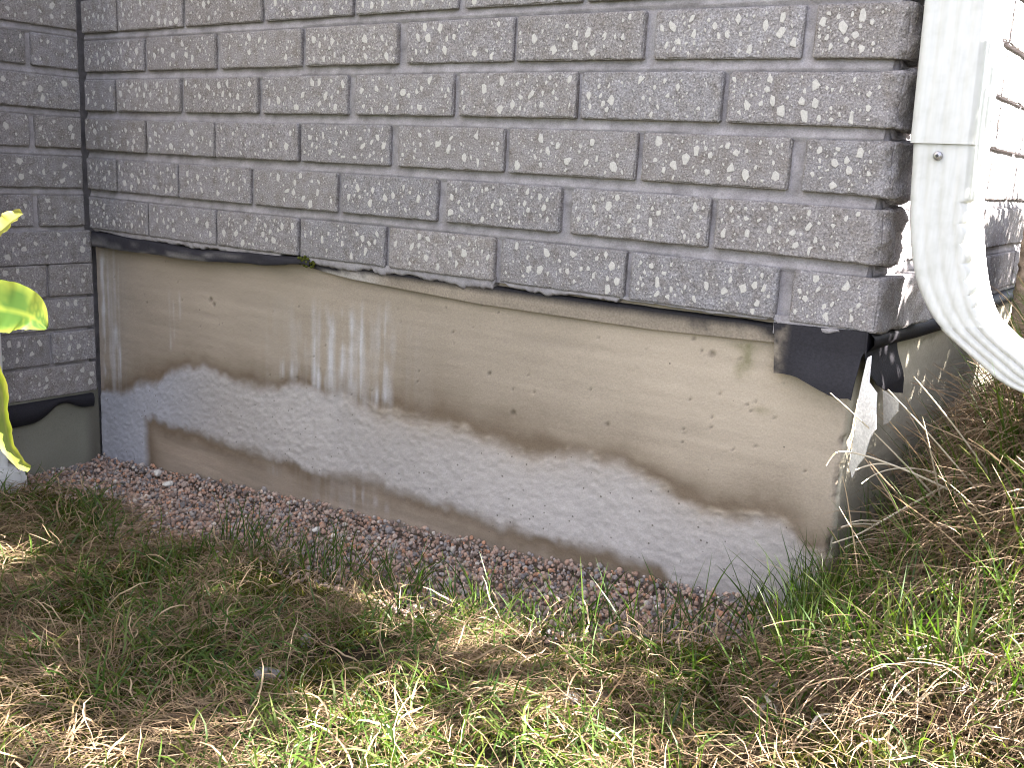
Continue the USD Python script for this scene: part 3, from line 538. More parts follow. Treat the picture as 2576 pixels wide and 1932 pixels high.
obj('pipe', sweep([(XC - 0.006 * min(z - 0.2, 0.2) / 0.2, z, 0, Y0 - 0.003, 1.04) for z in (2.6, 1.2, 0.6, 0.4, 0.3, 0.2204)], section(WX, WY + 0.004, 0.009), WX), white_metal, ds, smooth=35)
from scipy.interpolate import PchipInterpolator
# left and right edges of the front face, from the seam under the pipe down to the extension
LR = np.array([(0.0200, 0.2232, 0.0870, 0.2232), (0.0222, 0.200, 0.0880, 0.200), (0.0258, 0.152, 0.0905, 0.152), (0.0312, 0.1140, 0.0965, 0.1165), (0.0412, 0.0740, 0.1035, 0.0845), (0.0548, 0.0448, 0.1112, 0.0585), (0.0668, 0.0272, 0.1199, 0.0375), (0.0801, 0.0128, 0.1313, 0.0217),
               (0.1036, -0.0050, 0.1495, 0.0060), (0.1280, -0.0224, 0.1720, -0.0090), (0.1520, -0.0385, 0.1960, -0.0250), (0.30, -0.078, 0.344, -0.050)])
tt = np.arange(len(LR)); lr = PchipInterpolator(tt, LR)
def frame(q, grow=1.0, dy=0.0):
    l0, l1, r0_, r1 = lr(q); return ((l0 + r0_) / 2, (l1 + r1) / 2, math.atan2(r1 - l1, r0_ - l0), Y0 + dy, math.hypot(r0_ - l0, r1 - l1) / WX * grow)
qs = np.linspace(0, 7, 150); path = [frame(q) for q in qs]
def crimp(i, a, b):
    q = qs[i]
    if q < 1.85: return a, b
    ph = (q - 1.85) / (7 - 1.85) * 8.0
    saw = abs(math.sin(math.pi * ph)) ** 0.48
    w = sstep((a - 0.013) / 0.016)
    return a - w * (1 - sstep((b - 0.006) / 0.05)) * 0.0058 * (1 - saw), b
obj('elbow', sweep(path, sec, WX, crimp), white_metal, ds, smooth=40)
ext = [frame(q, 1.035, -0.0012) for q in np.concatenate([[6.93], np.linspace(7.1, 11, 14)])]
obj('extension', sweep(ext, section(WX, WY + 0.002, 0.009, 0.0022), WX), white_metal, ds, smooth=35)
hd = trimesh.creation.cylinder(0.0050, 0.003, sections=24); dm = trimesh.creation.icosphere(2, 0.0050); dm.apply_scale([1, 1, 0.5]); dm.apply_translation([0, 0, 0.0015])
sc_ = trimesh.util.concatenate([hd, dm]); sc_.apply_transform(trimesh.transformations.rotation_matrix(math.pi / 2, [1, 0, 0])); sc_.apply_translation([0.051, Y0 - 0.001, 0.207])
screw = obj('screw', sc_, steel_look, ds, smooth=40)
so = trimesh.creation.cylinder(0.0021, 0.002, sections=4); so.apply_transform(trimesh.transformations.rotation_matrix(math.pi / 2, [1, 0, 0])); so.apply_translation([0.051, Y0 - 0.0046, 0.207])
obj('screw_socket', so, dark_look, screw)

# downspout at the far left edge, standing against the return wall
d2 = thing('downspout', loc=(0, 0, 0), label='white downspout at the left edge with a block-shaped boot on the ground', cat='downspout')
s2 = section(0.076, 0.06, 0.009)
def vert(secn, x, y, z0, z1): return sweep([(x, z, 0, y, 1.0) for z in (z1, (z0 + z1) / 2, z0)], secn, 0.076)
V2, F2 = vert(section(0.062, 0.085, 0.009), -1.605, -0.325, -0.50, 2.6); obj('pipe', (V2, F2), white_metal, d2, smooth=35)
bt = manifold = None
bb = trimesh.creation.box([0.095, 0.115, 0.062]); bb = bb.subdivide().subdivide(); v = bb.vertices; q = np.clip(v, [-0.0375, -0.0475, -0.021], [0.0375, 0.0475, 0.021]); dd = v - q; bb.vertices = q + 0.01 * dd / np.maximum(np.linalg.norm(dd, axis=1, keepdims=True), 1e-9)
bb.apply_translation([-1.583, -0.284, -0.50]); obj('boot', bb, white_metal, d2, smooth=40)

# ------------------------------------------------------------------ gravel
g = RNG(3); NP = 15500
px_ = g.uniform(-1.665, -0.012, NP * 3); py_ = g.uniform(-0.34, 0.012, NP * 3)
keep = (py_ > edge_y(px_) - 0.07 + 0.06 * (fbm(P3(px_ * 14, py_ * 14, 0 * px_), 3, 90) - 0.2)) & ((g.random(NP * 3) < 0.75 + 4 * (py_ - edge_y(px_) + 0.03)))
px_, py_ = px_[keep][:NP], py_[keep][:NP]; n = len(px_)
ico = trimesh.creation.icosphere(1); iv, jf = np.array(ico.vertices), np.array(ico.faces)
protos = []
for k in range(14):
    q = RNG(700 + k); v = iv * (0.62 + 0.8 * fbm(iv * 1.5 + q.uniform(0, 20, 3), 2, k))[:, None]; protos.append(v * q.uniform(0.7, 1.15, 3))
protos = np.array(protos)
sz = 0.0013 + 0.0030 * g.random(n) ** 2.2 + 0.002 * (g.random(n) > 0.975)
ang = g.uniform(0, 2 * np.pi, n); ca, sa = np.cos(ang), np.sin(ang)
tl_ = g.uniform(0, 2 * np.pi, n); ct, stt = np.cos(tl_), np.sin(tl_)
pv = protos[g.integers(0, 14, n)] * sz[:, None, None]
lift = g.uniform(-0.001, 0.007, n) * np.clip(sz / 0.003, 0.2, 1.3)
y1 = pv[..., 1] * ct[:, None] - pv[..., 2] * stt[:, None]; z1 = pv[..., 1] * stt[:, None] + pv[..., 2] * ct[:, None]
pv = np.stack([pv[..., 0] * ca[:, None] - y1 * sa[:, None], pv[..., 0] * sa[:, None] + y1 * ca[:, None], z1], -1)
pv = pv + np.stack([px_, py_, gz(px_, py_) + lift + 0.010 * sstep((py_ + 0.04) / 0.05)], -1)[:, None, :]
pal = np.array([[0.36, 0.245, 0.195], [0.32, 0.205, 0.155], [0.42, 0.32, 0.265], [0.20, 0.18, 0.18], [0.145, 0.13, 0.135], [0.28, 0.215, 0.185], [0.32, 0.28, 0.265], [0.39, 0.205, 0.13], [0.50, 0.44, 0.39], [0.22, 0.165, 0.145]])
wts = np.array([22, 18, 10, 9, 5, 14, 9, 8, 3, 10.0]); ci = g.choice(10, n, p=wts / wts.sum())
pc = pal[ci] * g.uniform(0.75, 1.25, (n, 1)) * 0.92
obj('gravel', (pv.reshape(-1, 3), (jf[None] + (np.arange(n) * len(iv))[:, None, None]).reshape(-1, 3)), pebble_look, smooth=False, tint=np.repeat(pc, len(iv), 0), kind='stuff',
    label='bed of small pink, brown and grey pebbles along the foundation', cat='gravel')

def stone(name, loc, size, look, sd, **kw):
    q = RNG(sd); s_ = trimesh.creation.icosphere(3); v = np.array(s_.vertices); v = v * (0.7 + 0.6 * fbm(v * 1.2 + q.uniform(0, 9, 3), 3, sd))[:, None] * size
    a = q.uniform(0, 6.28); R_ = np.array([[math.cos(a), -math.sin(a), 0], [math.sin(a), math.cos(a), 0], [0, 0, 1]])
    z = float(gz(loc[0], loc[1]))
    obj(name, (v @ R_.T + [loc[0], loc[1], z + loc[2]], np.array(s_.faces)), look, smooth=True, **kw)
stone('stone', (-0.524, -0.416, 0.009), (0.007, 0.008, 0.010), grey_stone_look, 1, label='small upright grey stone in the shaded grass, left of centre', cat='stone')
stone('stone', (-0.485, -0.513, 0.008), (0.017, 0.011, 0.006), grey_stone_look, 2, label='flat pale grey stone lying in grass just above the sunlit strip', cat='stone')
stone('stone', (-0.152, -0.382, 0.003), (0.010, 0.009, 0.008), grey_stone_look, 3, label='left one of two roundish grey stones in the lower middle grass', cat='stone')
stone('stone', (-0.133, -0.362, 0.002), (0.011, 0.009, 0.007), grey_stone_look, 4, label='right one of two roundish grey stones in the lower middle grass', cat='stone')
stone('pale_stone', (-1.414, -0.016, 0.014), (0.013, 0.008, 0.007), pale_stone_look, 6, label='whitish stone touching the foundation at the far left of the gravel', cat='stone')
stone('pale_stone', (-1.322, -0.055, 0.012), (0.011, 0.007, 0.006), pale_stone_look, 7, label='small pale stone lying on the gravel a hand away from the foundation', cat='stone')
stone('pale_stone', (-0.852, -0.093, 0.012), (0.010, 0.004, 0.004), pale_stone_look, 8, label='thin white stone sliver in the middle of the gravel bed', cat='stone')

# rough tan block against the right-hand wall
v, f = brick_mesh(-0.10, 0.12, 0.16, -0.12, 0.13, 77, r=0.012, step=0.009, rough=0.006, chip=0.006)
v = v * [1, 1, 1]; v = np.stack([v[:, 0] * 0.9 + 0.139, v[:, 1] + 0.62, v[:, 2]], 1)
obj('stone_block', (v, f), tan_stone_look, smooth=40, label='rough tan stone block against the right-hand wall behind the downspout', cat='stone block')

# ------------------------------------------------------------------ grass
def blades(px, py, length, width, az, elev, droop, curl, rng, nseg=5, z0=None, col=None, col_tip=None, taper=0.15, wave=0.25):
    n = len(px); pos = np.stack([px, py, gz(px, py) + (0 if z0 is None else z0)], -1)
    pts = [pos.copy()]; e = elev.copy(); a = az.copy()
    for i in range(nseg):
        st = (length / nseg)[:, None] * np.stack([np.cos(e) * np.cos(a), np.cos(e) * np.sin(a), np.sin(e)], -1)
        pos = pos + st; pts.append(pos.copy()); e = e - droop / nseg + rng.normal(0, wave * 0.4, n); a = a + curl / nseg + rng.normal(0, wave, n)
        low = gz(pos[:, 0], pos[:, 1]) + 0.002; bad = pos[:, 2] < low; pos[:, 2] = np.where(bad, low, pos[:, 2]); e = np.where(bad, np.abs(e) * 0.3, e)
    pts = np.array(pts)                                        # nseg+1, n, 3
    t = np.gradient(pts, axis=0); t /= np.linalg.norm(t, axis=-1, keepdims=True) + 1e-12
    rnd = rng.normal(0, 1, (n, 3)) * 0.8 + np.array([0, 0, 1.0]); sd = np.cross(t, rnd[None]); sd /= np.linalg.norm(sd, axis=-1, keepdims=True) + 1e-12
    s = np.linspace(0, 1, nseg + 1); prof = np.minimum(1.0, (1 - s) * 2.2 + taper) * (0.7 + 0.3 * np.minimum(1, s * 4))
    hw = 0.5 * width[None, :, None] * prof[:, None, None]
    V = np.stack([pts - sd * hw, pts + sd * hw], 2).transpose(1, 0, 2, 3).reshape(-1, 3)      # n, seg, 2
    k = np.arange(nseg) * 2; quad = np.stack([k, k + 1, k + 3, k + 2], 1); tri = np.vstack([quad[:, [0, 1, 2]], quad[:, [0, 2, 3]]])
    F = (tri[None] + (np.arange(n) * 2 * (nseg + 1))[:, None, None]).reshape(-1, 3)
    c = col[:, None, :] + (col_tip - col)[:, None, :] * s[None, :, None]; C = np.repeat(c, 2, 1).reshape(-1, 3)
    return V, F, C
def join(parts):
    V, F, C, o = [], [], [], 0
    for v, f, c in parts: V.append(v); F.append(f + o); C.append(c); o += len(v)
    return np.vstack(V), np.vstack(F), np.vstack(C)
def lawn_pts(n, rng, region, edge_soft=0.03):
    out = np.zeros((0, 2))
    while len(out) < n:
        m_ = n * 3
        x = rng.uniform(region[0], region[1], m_); y = rng.uniform(region[2], region[3], m_)
        X, Y, Zc = to_px(P3(x, y, gz(x, y)))
        ok = (X > -220) & (X < 2800) & (Y < 2250) & (Zc > 0.15)
        e = edge_y(x) + rng.normal(0, edge_soft * 0.5, m_)
        ok &= np.where(x < -0.02, y < e, (y < 0.9) & ((x > -0.013) | (y < 0.01)))
        out = np.vstack([out, np.stack([x, y], 1)[ok]])
    return out[:n, 0], out[:n, 1]
def colours(rng, n, pal, w, var=0.2):
    pal = np.array(pal); c = pal[rng.choice(len(pal), n, p=np.array(w) / np.sum(w))]
    return c * rng.uniform(1 - var, 1 + var, (n, 1))
STRAW = [(0.200, 0.138, 0.086), (0.155, 0.100, 0.062), (0.27, 0.20, 0.13), (0.105, 0.064, 0.040), (0.165, 0.13, 0.06)]
GREEN = [(0.042, 0.082, 0.014), (0.068, 0.110, 0.018), (0.03, 0.060, 0.016), (0.11, 0.13, 0.028)]
LAWN, RIGHT_R = (-1.75, 0.45, -1.15, 0.0), (-0.03, 0.5, -0.4, 0.9)
g = RNG(11); parts = []
# dead mat
for n, reg in ((40000, LAWN), (14000, RIGHT_R)):
    x, y = lawn_pts(n, g, reg, 0.03)
    cl = fbm(P3(x * 9, y * 9, 0 * x), 3, 101); k = g.random(n) < np.clip((cl - 0.34) * 4.0, 0.08, 1); x, y = x[k], y[k]; n = len(x)
    flow = fbm(P3(x * 5, y * 5, 3 + 0 * x), 2, 102) * 9
    parts.append(blades(x, y, g.uniform(0.02, 0.075, n), g.uniform(0.0005, 0.0011, n), flow + g.normal(0, 1.1, n), g.uniform(-0.1, 0.6, n), g.uniform(0.1, 1.0, n), g.normal(0, 0.6, n), g, 5, g.uniform(0.0, 0.016, n) , colours(g, n, STRAW, [5, 5, 3, 4, 2]), colours(g, n, STRAW, [5, 4, 5, 2, 2]), 0.3, 0.17))
# loose arching straws
n = 2200; x, y = lawn_pts(n, g, LAWN)
parts.append(blades(x, y, g.uniform(0.04, 0.085, n), g.uniform(0.0007, 0.0021, n), g.uniform(0, 6.28, n), g.uniform(0.3, 1.2, n), g.uniform(0.4, 2.2, n), g.normal(0, 1.0, n), g, 6, g.uniform(0, 0.01, n), 1.35 * colours(g, n, STRAW, [5, 3, 6, 2, 2]), 1.45 * colours(g, n, STRAW, [5, 2, 7, 1, 2]), 0.3, 0.42))
# long combed straw on the right-hand bank
n = 12000; x, y = lawn_pts(n, g, (-0.005, 0.5, -0.3, 0.9)); az = np.arctan2(-0.75 - 0.6 * (y < 0.15), -0.45 + 0 * x) + g.normal(0, 0.5, n)
parts.append(blades(x, y, g.uniform(0.05, 0.15, n) * (0.45 + 0.55 * sstep(x / 0.10)), g.uniform(0.0007, 0.0014, n), az, g.uniform(0.35, 1.2, n), g.uniform(1.2, 2.7, n), g.normal(0, 0.6, n), g, 8, g.uniform(0, 0.02, n), colours(g, n, STRAW, [6, 5, 3, 4, 1]), colours(g, n, STRAW, [6, 4, 4, 3, 1]), 0.35, 0.12))
n = 260; x = g.uniform(0.05, 0.34, n); y = g.uniform(-0.12, 0.55, n)
parts.append(blades(x, y, g.uniform(0.09, 0.19, n), g.uniform(0.0010, 0.0018, n), np.pi + g.normal(0.3, 0.9, n), g.uniform(0.5, 1.2, n), g.uniform(0.0, 0.7, n), g.normal(0, 0.3, n), g, 7, 0.01 + 0 * x, 1.7 * colours(g, n, STRAW, [4, 2, 8, 0, 2]), 1.8 * colours(g, n, STRAW, [4, 1, 9, 0, 1]), 0.4, 0.06))
# bleached curled leaves of grass on the bank
n = 220; x, y = lawn_pts(n, g, (0.02, 0.35, -0.35, 0.5))
parts.append(blades(x, y, g.uniform(0.025, 0.06, n), g.uniform(0.002, 0.004, n), g.uniform(0, 6.28, n), g.uniform(0.2, 1.0, n), g.uniform(0.5, 3.0, n), g.normal(0, 1.5, n), g, 8, g.uniform(0.005, 0.03, n), colours(g, n, [(0.42, 0.36, 0.30), (0.5, 0.44, 0.38)], [1, 1]), colours(g, n, [(0.5, 0.45, 0.40)], [1]), 0.3, 0.3))
V, F, C = join(parts)
obj('dry_grass', (V, F), straw_look, tint=C, kind='stuff', label='matted dry brown grass over the lawn and the right-hand bank', cat='grass')
# green grass
parts = []
n = 11000; x, y = lawn_pts(n, g, LAWN); cl = fbm(P3(x * 11, y * 11, 7 + 0 * x), 3, 104); k = g.random(n) < np.clip((cl - 0.36) * 4, 0.06, 1); x, y = x[k], y[k]; n = len(x)
parts.append(blades(x, y, g.uniform(0.025, 0.075, n), g.uniform(0.0010, 0.0027, n), g.uniform(0, 6.28, n), g.uniform(0.5, 1.5, n), g.uniform(0.2, 1.8, n), g.normal(0, 0.8, n), g, 6, None, colours(g, n, GREEN, [4, 3, 3, 1]), colours(g, n, GREEN, [3, 4, 1, 3]), 0.1, 0.1))
n = 420; x = g.uniform(-0.95, -0.03, n); y = edge_y(x) + g.normal(0.012, 0.030, n); ok = y < 0.0; x, y = x[ok], y[ok]; n = len(x)
parts.append(blades(x, y, g.uniform(0.04, 0.11, n), g.uniform(0.0012, 0.0022, n), g.uniform(0, 6.28, n), g.uniform(1.0, 1.5, n), g.uniform(0.1, 0.9, n), g.normal(0, 0.5, n), g, 7, None, colours(g, n, GREEN, [4, 3, 3, 1]), colours(g, n, GREEN, [3, 4, 1, 1]), 0.08, 0.06))
n = 2600; x, y = lawn_pts(n, g, (-0.005, 0.36, -0.32, 0.65), 0.02)
parts.append(blades(x, y, g.uniform(0.05, 0.16, n), g.uniform(0.0014, 0.0028, n), g.uniform(0, 6.28, n), g.uniform(1.0, 1.5, n), g.uniform(0.1, 1.0, n), g.normal(0, 0.5, n), g, 8, None, colours(g, n, GREEN, [4, 4, 2, 2]), colours(g, n, GREEN, [3, 5, 1, 3]), 0.08, 0.06))
n = 420; x = g.uniform(0.07, 0.34, n); y = g.uniform(-0.06, 0.60, n)
parts.append(blades(x, y, g.uniform(0.10, 0.20, n), g.uniform(0.0016, 0.0030, n), g.uniform(0, 6.28, n), g.uniform(1.1, 1.5, n), g.uniform(0.1, 0.9, n), g.normal(0, 0.4, n), g, 9, None, colours(g, n, GREEN, [4, 4, 2, 3]), colours(g, n, GREEN, [3, 5, 1, 4]), 0.08, 0.06))
n = 240; x = g.normal(-0.015, 0.035, n); y = g.normal(-0.03, 0.035, n); ok = (y < 0.005); x, y = x[ok], y[ok]; n = len(x)
parts.append(blades(x, y, g.uniform(0.05, 0.13, n), g.uniform(0.0013, 0.0024, n), g.uniform(0, 6.28, n), g.uniform(1.1, 1.5, n), g.uniform(0.1, 0.9, n), g.normal(0, 0.4, n), g, 8, None, colours(g, n, GREEN, [4, 4, 2, 1]), colours(g, n, GREEN, [3, 5, 1, 3]), 0.08, 0.06))
V, F, C = join(parts)
obj('green_grass', (V, F), blade_look, tint=C, kind='stuff', label='sparse green grass blades in the lawn and along the foundation corner', cat='grass')
# moss
n = 38000; x, y = lawn_pts(n, g, LAWN); cl = fbm(P3(x * 8, y * 8, 2 + 0 * x), 3, 106); k = cl > 0.44; x, y = x[k], y[k]; n = len(x)
MOSS = [(0.075, 0.08, 0.014), (0.10, 0.098, 0.017), (0.05, 0.062, 0.013)]
V, F, C = blades(x, y, g.uniform(0.006, 0.016, n), g.uniform(0.0010, 0.0022, n), g.uniform(0, 6.28, n), g.uniform(0.2, 1.5, n), g.uniform(0.0, 1.5, n), g.normal(0, 1, n), g, 3, g.uniform(0, 0.004, n), colours(g, n, MOSS, [3, 2, 3]), colours(g, n, MOSS, [3, 4, 1]), 0.2)
obj('moss', (V, F), moss_look, tint=C, kind='stuff', label='yellow-green moss patches between the dry grass', cat='moss')

# ------------------------------------------------------------------ single dry stalks in front of the corner
def tube(path, r0, r1, sides=6, dense=10):
    p = np.array(path, float); t = np.linspace(0, len(p) - 1, (len(p) - 1) * dense + 1)
    from scipy.interpolate import make_interp_spline
    p = make_interp_spline(np.arange(len(p)), p, k=min(3, len(p) - 1))(t)
    r = np.linspace(r0, r1, len(p)); d = np.gradient(p, axis=0); d /= np.linalg.norm(d, axis=1, keepdims=True)
    a = np.cross(d, [0.31, 0.2, 0.93]); a /= np.linalg.norm(a, axis=1, keepdims=True); b = np.cross(d, a)
    th = np.arange(sides) * 2 * np.pi / sides
    V = p[:, None] + r[:, None, None] * (np.cos(th)[None, :, None] * a[:, None] + np.sin(th)[None, :, None] * b[:, None]); n = len(p)
    F = []
    for i in range(n - 1):
        k = np.arange(sides); j = (k + 1) % sides; F += [np.stack([i * sides + k, i * sides + j, (i + 1) * sides + j], 1), np.stack([i * sides + k, (i + 1) * sides + j, (i + 1) * sides + k], 1)]
    return V.reshape(-1, 3), np.vstack(F)
stalk_look = MAT('dry_stalk_look', {'p': ('principled_bsdf', {'base_color': (0.60, 0.52, 0.40), 'roughness': 0.55}), 't': ('translucent_bsdf', {'color': (0.5, 0.42, 0.28)}), 'x': ('mix_closure', {'fac': 0.2})}, [('p.BSDF', 'x.closure1'), ('t.BSDF', 'x.closure2')], 'x.closure')
def stalk(label, paths, r=0.0013):
    ms = [trimesh.Trimesh(*tube(pth, r * (0.6 if i else 0.55), r * (0.7 if i else 1.1)), process=False) for i, pth in enumerate(paths)]
    mm = trimesh.util.concatenate(ms)
    obj('dry_stalk', mm, stalk_look, smooth=True, label=label, cat='grass stalk', group='dry stalks before the foundation corner')
stalk('straight pale stalk whose tip touches the black membrane flap', [[(-0.01, -0.09, -0.065), (0.052, -0.02, -0.138), (0.118, 0.05, -0.225)]])
stalk('long forked pale stalk reaching left to the torn membrane', [[(0.004, -0.09, -0.134), (0.018, -0.064, -0.136), (0.062, -0.038, -0.149), (0.126, 0.014, -0.183), (0.19, 0.05, -0.235)], [(-0.004, -0.092, -0.150), (0.0, -0.0905, -0.140), (0.004, -0.09, -0.134)], [(0.025, -0.075, -0.153), (0.040, -0.055, -0.147), (0.055, -0.042, -0.147)]], 0.0015)
stalk('pale stalk leaning up to the lit curl of membrane', [[(0.053, -0.09, -0.05), (0.107, -0.02, -0.125), (0.170, 0.05, -0.215)]], 0.0012)
stalk('highest short pale stalk, just below the downspout extension', [[(0.078, -0.09, -0.031), (0.111, -0.025, -0.089), (0.150, 0.05, -0.165), (0.18, 0.10, -0.235)]], 0.0013)
stalk('lowest pale stalk with split tips, crossing the foot of the corner', [[(0.014, -0.09, -0.242), (0.029, -0.057, -0.238), (0.041, -0.025, -0.231), (0.076, 0.008, -0.201), (0.108, 0.05, -0.178)], [(0.02, -0.085, -0.222), (0.030, -0.06, -0.222), (0.045, -0.025, -0.2285)], [(0.026, -0.08, -0.217), (0.036, -0.052, -0.218), (0.048, -0.02, -0.2255)]], 0.0015)
stalk('short arched pale stalk under the split one at the corner', [[(0.028, -0.09, -0.244), (0.035, -0.025, -0.250), (0.045, 0.04, -0.27), (0.06, 0.06, -0.30)]], 0.0010)
stalk('arching pale stalk with drooping left tip, mid height', [[(0.038, -0.09, -0.163), (0.046, -0.047, -0.157), (0.067, -0.003, -0.157), (0.106, 0.04, -0.172), (0.16, 0.08, -0.225)]], 0.0011)
stalk('steep pale stalk behind the crossing stalks', [[(0.093, -0.09, -0.074), (0.099, -0.03, -0.14), (0.110, 0.04, -0.235)]], 0.0011)

# ------------------------------------------------------------------ yellow-green leaves at the left edge
plant = thing('leafy_plant', label='yellow-green leafy plant reaching in at the left edge, lit from behind', cat='plant')
def leaf(spine, widths, up, sd, name='leaf', fold=0.25, colA=(0.026, 0.058, 0.005), colB=(0.15, 0.17, 0.02)):
    sp = np.array(spine, float); t = np.linspace(0, len(sp) - 1, 29)
    from scipy.interpolate import make_interp_spline
    p = make_interp_spline(np.arange(len(sp)), sp, k=min(3, len(sp) - 1))(t); w = make_interp_spline(np.arange(len(sp)), np.array(widths, float), k=2)(t).clip(0.0006)
    d = np.gradient(p, axis=0); d /= np.linalg.norm(d, axis=1, keepdims=True)
    s = np.cross(d, up); s /= np.linalg.norm(s, axis=1, keepdims=True); nn = np.cross(s, d)
    c = np.linspace(-1, 1, 13); q = RNG(sd); V = []; C = []
    for i in range(len(p)):
        for cc in c:
            rip = 0.0012 * math.sin(i * 0.9 + sd) * abs(cc) + 0.0006 * math.sin(i * 2.3) * abs(cc)
            V.append(p[i] + s[i] * w[i] * cc + nn[i] * (fold * w[i] * abs(cc) ** 1.5 + rip))
            vein = max(math.exp(-(cc / 0.07) ** 2), 0.6 * math.exp(-(((i / 3.2 - abs(cc) * 2.0) % 1.0 - 0.5) / 0.10) ** 2))
            k = np.clip(abs(cc) ** 3 * 0.6 + 0.55 * vein + 1.3 * (meshkit.fbm(np.array([p[i] * 55 + s[i] * cc * 1.3]), 3, sd)[0] - 0.45) + q.normal(0, 0.03), 0, 1); C.append(np.array(colA) * (1 - k) + np.array(colB) * k)
    return obj(name, (np.array(V), grid_faces(29, 13)), leaf_look, plant, smooth=True, tint=np.array(C))
side_up = -FWD + 0.35 * UP
leaf([(-0.565, -0.81, 0.028), (-0.54, -0.797, 0.030), (-0.51, -0.776, 0.026), (-0.492, -0.766, 0.022), (-0.479, -0.759, 0.012)], [0.004, 0.022, 0.024, 0.018, 0.002], side_up + 0.2 * RIGHT, 1)
leaf([(-0.545, -0.79, 0.062), (-0.528, -0.776, 0.084), (-0.519, -0.766, 0.100), (-0.511, -0.758, 0.108)], [0.002, 0.005, 0.007, 0.003], side_up, 2, fold=0.7, colA=(0.24, 0.25, 0.05), colB=(0.36, 0.32, 0.10))
leaf([(-0.53, -0.80, 0.0), (-0.507, -0.789, -0.035), (-0.497, -0.791, -0.068), (-0.485, -0.791, -0.094), (-0.470, -0.785, -0.107)], [0.004, 0.011, 0.009, 0.006, 0.003], side_up - 0.3 * RIGHT, 3, fold=0.5, colA=(0.12, 0.16, 0.02), colB=(0.24, 0.23, 0.06))
leaf([(-0.575, -0.80, 0.05), (-0.60, -0.79, 0.07), (-0.63, -0.785, 0.075), (-0.66, -0.78, 0.06)], [0.004, 0.02, 0.018, 0.002], side_up, 4)
leaf([(-0.575, -0.83, 0.0), (-0.595, -0.845, 0.02), (-0.615, -0.86, 0.02), (-0.63, -0.87, 0.01)], [0.004, 0.02, 0.018, 0.002], side_up, 5)
stv, stf = tube([(-0.59, -0.83, -0.46), (-0.585, -0.825, -0.25), (-0.575, -0.815, -0.05), (-0.562, -0.805, 0.03), (-0.545, -0.79, 0.064)], 0.004, 0.0022, 8)
obj('stem', (stv, stf), leaf_look, plant, smooth=True, tint=np.tile([0.16, 0.18, 0.04], (len(stv), 1)))
stv, stf = tube([(-0.578, -0.818, -0.10), (-0.555, -0.81, -0.02), (-0.53, -0.80, 0.0)], 0.002, 0.0016, 8)
obj('stem', (stv, stf), leaf_look, plant, smooth=True, tint=np.tile([0.16, 0.18, 0.04], (len(stv), 1)))

bush_lobes = [(-1.22, -1.02, 0.10, 0.27, 0.30, 0.50), (-1.05, -1.30, 0.0, 0.3, 0.25, 0.40), (-1.42, -1.30, 0.25, 0.2, 0.4, 0.55), (-1.27, -0.80, 0.12, 0.16, 0.20, 0.55), (-1.1, -1.15, 0.75, 0.3, 0.35, 0.35)]
# ------------------------------------------------------------------ garden shrub east of the corner, whose shade falls on the lawn
shrub = thing('garden_shrub', label='leafy garden shrub to the right of the house corner', cat='shrub')
def foliage(lobes, n, sd, lsize=0.03):
    q = RNG(sd); V, F = [], []; vol = np.array([a[3] * a[4] * a[5] for a in lobes]); cnt = (n * vol / vol.sum()).astype(int)
    P = []
    for (x, y, z, rx, ry, rz), k in zip(lobes, cnt):
        u = q.normal(0, 1, (k, 3)); u /= np.linalg.norm(u, axis=1, keepdims=True); u *= q.random((k, 1)) ** 0.4; P.append(u * [rx, ry, rz] + [x, y, z])
    P = np.vstack(P); k = len(P); keep_ = P[:, 2] > gz(P[:, 0], P[:, 1]) + 0.01; keep_ &= np.hypot(P[:, 1] - 0.32, P[:, 2] - 0.52) > 0.09; P = P[keep_]; k = len(P)
    d = q.normal(0, 1, (k, 3)); d /= np.linalg.norm(d, axis=1, keepdims=True); s = np.cross(d, q.normal(0, 1, (k, 3))); s /= np.linalg.norm(s, axis=1, keepdims=True); nn = np.cross(s, d)
    ln = lsize * q.uniform(0.7, 1.3, (k, 1)); t = np.array([-1, -0.35, 0.3, 1.0]); w = np.array([0.05, 0.5, 0.45, 0.02])
    V = np.stack([P + d * ln * tt + sg * s * ln * ww - nn * ln * 0.15 * tt * tt for tt, ww in zip(t, w) for sg in (-1, 1)], 1)
    kk = np.arange(3) * 2; quad = np.stack([kk, kk + 1, kk + 3, kk + 2], 1); tri = np.vstack([quad[:, [0, 1, 2]], quad[:, [0, 2, 3]]])
    C = np.repeat(np.array([0.06, 0.11, 0.025]) * q.uniform(0.7, 1.4, (k, 1)), 8, 0)
    return V.reshape(-1, 3), (tri[None] + (np.arange(k) * 8)[:, None, None]).reshape(-1, 3), C
V, F, C = foliage(bush_lobes, 6500, 41, 0.035)
obj('foliage', (V, F), leaf_look, plant, tint=C * np.array([1.1, 1.0, 0.6]), kind='stuff')
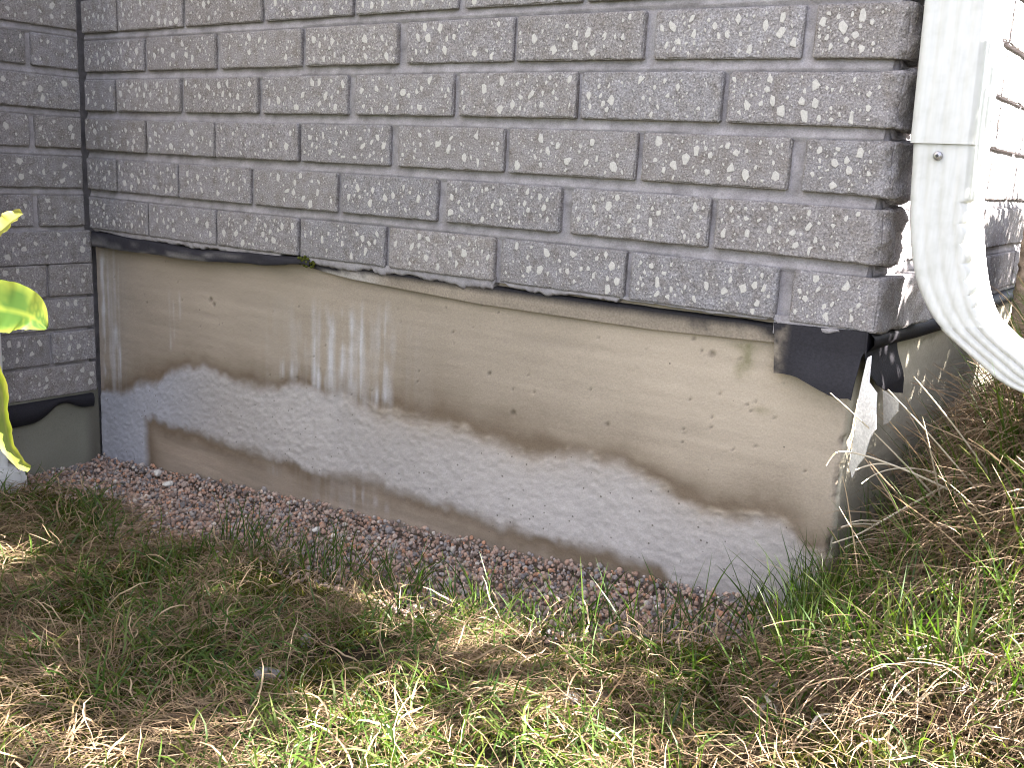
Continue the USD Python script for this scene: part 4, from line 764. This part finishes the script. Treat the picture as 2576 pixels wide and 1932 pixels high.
for bx, by, tx, ty, tz in ((-1.2, -1.1, -1.2, -1.0, 0.4), (-1.22, -1.15, -1.05, -1.3, 0.25), (-1.25, -1.15, -1.42, -1.35, 0.6)):
    tv, tf = tube([(bx, by, float(gz(bx, by)) - 0.03), ((bx + tx) / 2, (by + ty) / 2 + 0.02, -0.1), (tx, ty, tz)], 0.010, 0.004, 7); obj('branch', (tv, tf), bark_look, plant, smooth=True)
LOBES = [(0.98, 0.08, 0.66, 0.14, 0.25, 0.15), (0.98, 0.06, 0.86, 0.12, 0.17, 0.10), (0.98, 0.28, 0.82, 0.12, 0.10, 0.09), (0.98, 0.74, 0.60, 0.15, 0.33, 0.10), (0.98, 0.49, 0.62, 0.13, 0.08, 0.08), (0.98, 1.12, 0.66, 0.15, 0.30, 0.12)]
V, F, C = foliage(LOBES, 5000, 31, 0.02)
V2_, F2_, C2_ = foliage([(0.98, -0.2, 0.56, 0.10, 0.17, 0.10), (0.98, 0.5, 0.33, 0.1, 0.25, 0.1), (0.98, 0.08, 0.38, 0.12, 0.13, 0.10)], 290, 33, 0.022)
V, F, C = join([(V, F, C), (V2_, F2_, C2_)])
obj('foliage', (V, F), blade_look, shrub, tint=C, kind='stuff')
for k, (bx, by, tx, ty, tz) in enumerate([(1.0, 0.1, 0.98, 0.05, 0.66), (1.0, 0.14, 0.97, 0.27, 0.85), (1.0, 0.6, 0.98, 0.7, 0.62), (1.0, 0.8, 1.0, 1.1, 0.68)]):
    tv, tf = tube([(bx, by, float(gz(bx, by)) - 0.03), ((bx + tx) / 2 + 0.02, (by + ty) / 2, (tz - 0.2) / 2 - 0.02), (tx, ty, tz)], 0.012, 0.004, 7)
    obj('branch', (tv, tf), bark_look, shrub, smooth=True)

# ------------------------------------------------------------------ clipped hedge along the far side of the yard
hedge = thing('garden_hedge', label='long dark green hedge along the far right side of the yard', cat='hedge')
V, F, C = foliage([(5.3, y, 0.75, 0.45, 0.75, 1.05) for y in np.arange(-5, 9, 0.9)], 9000, 32, 0.07)
obj('foliage', (V, F), blade_look, hedge, tint=C * 0.7, kind='stuff')
for k, y in enumerate(np.arange(-4.6, 8.6, 1.8)):
    tv, tf = tube([(5.3, y, -0.3), (5.32, y + 0.05, 0.4), (5.28, y, 1.2)], 0.03, 0.012, 7); obj('trunk', (tv, tf), bark_look, hedge, smooth=True)
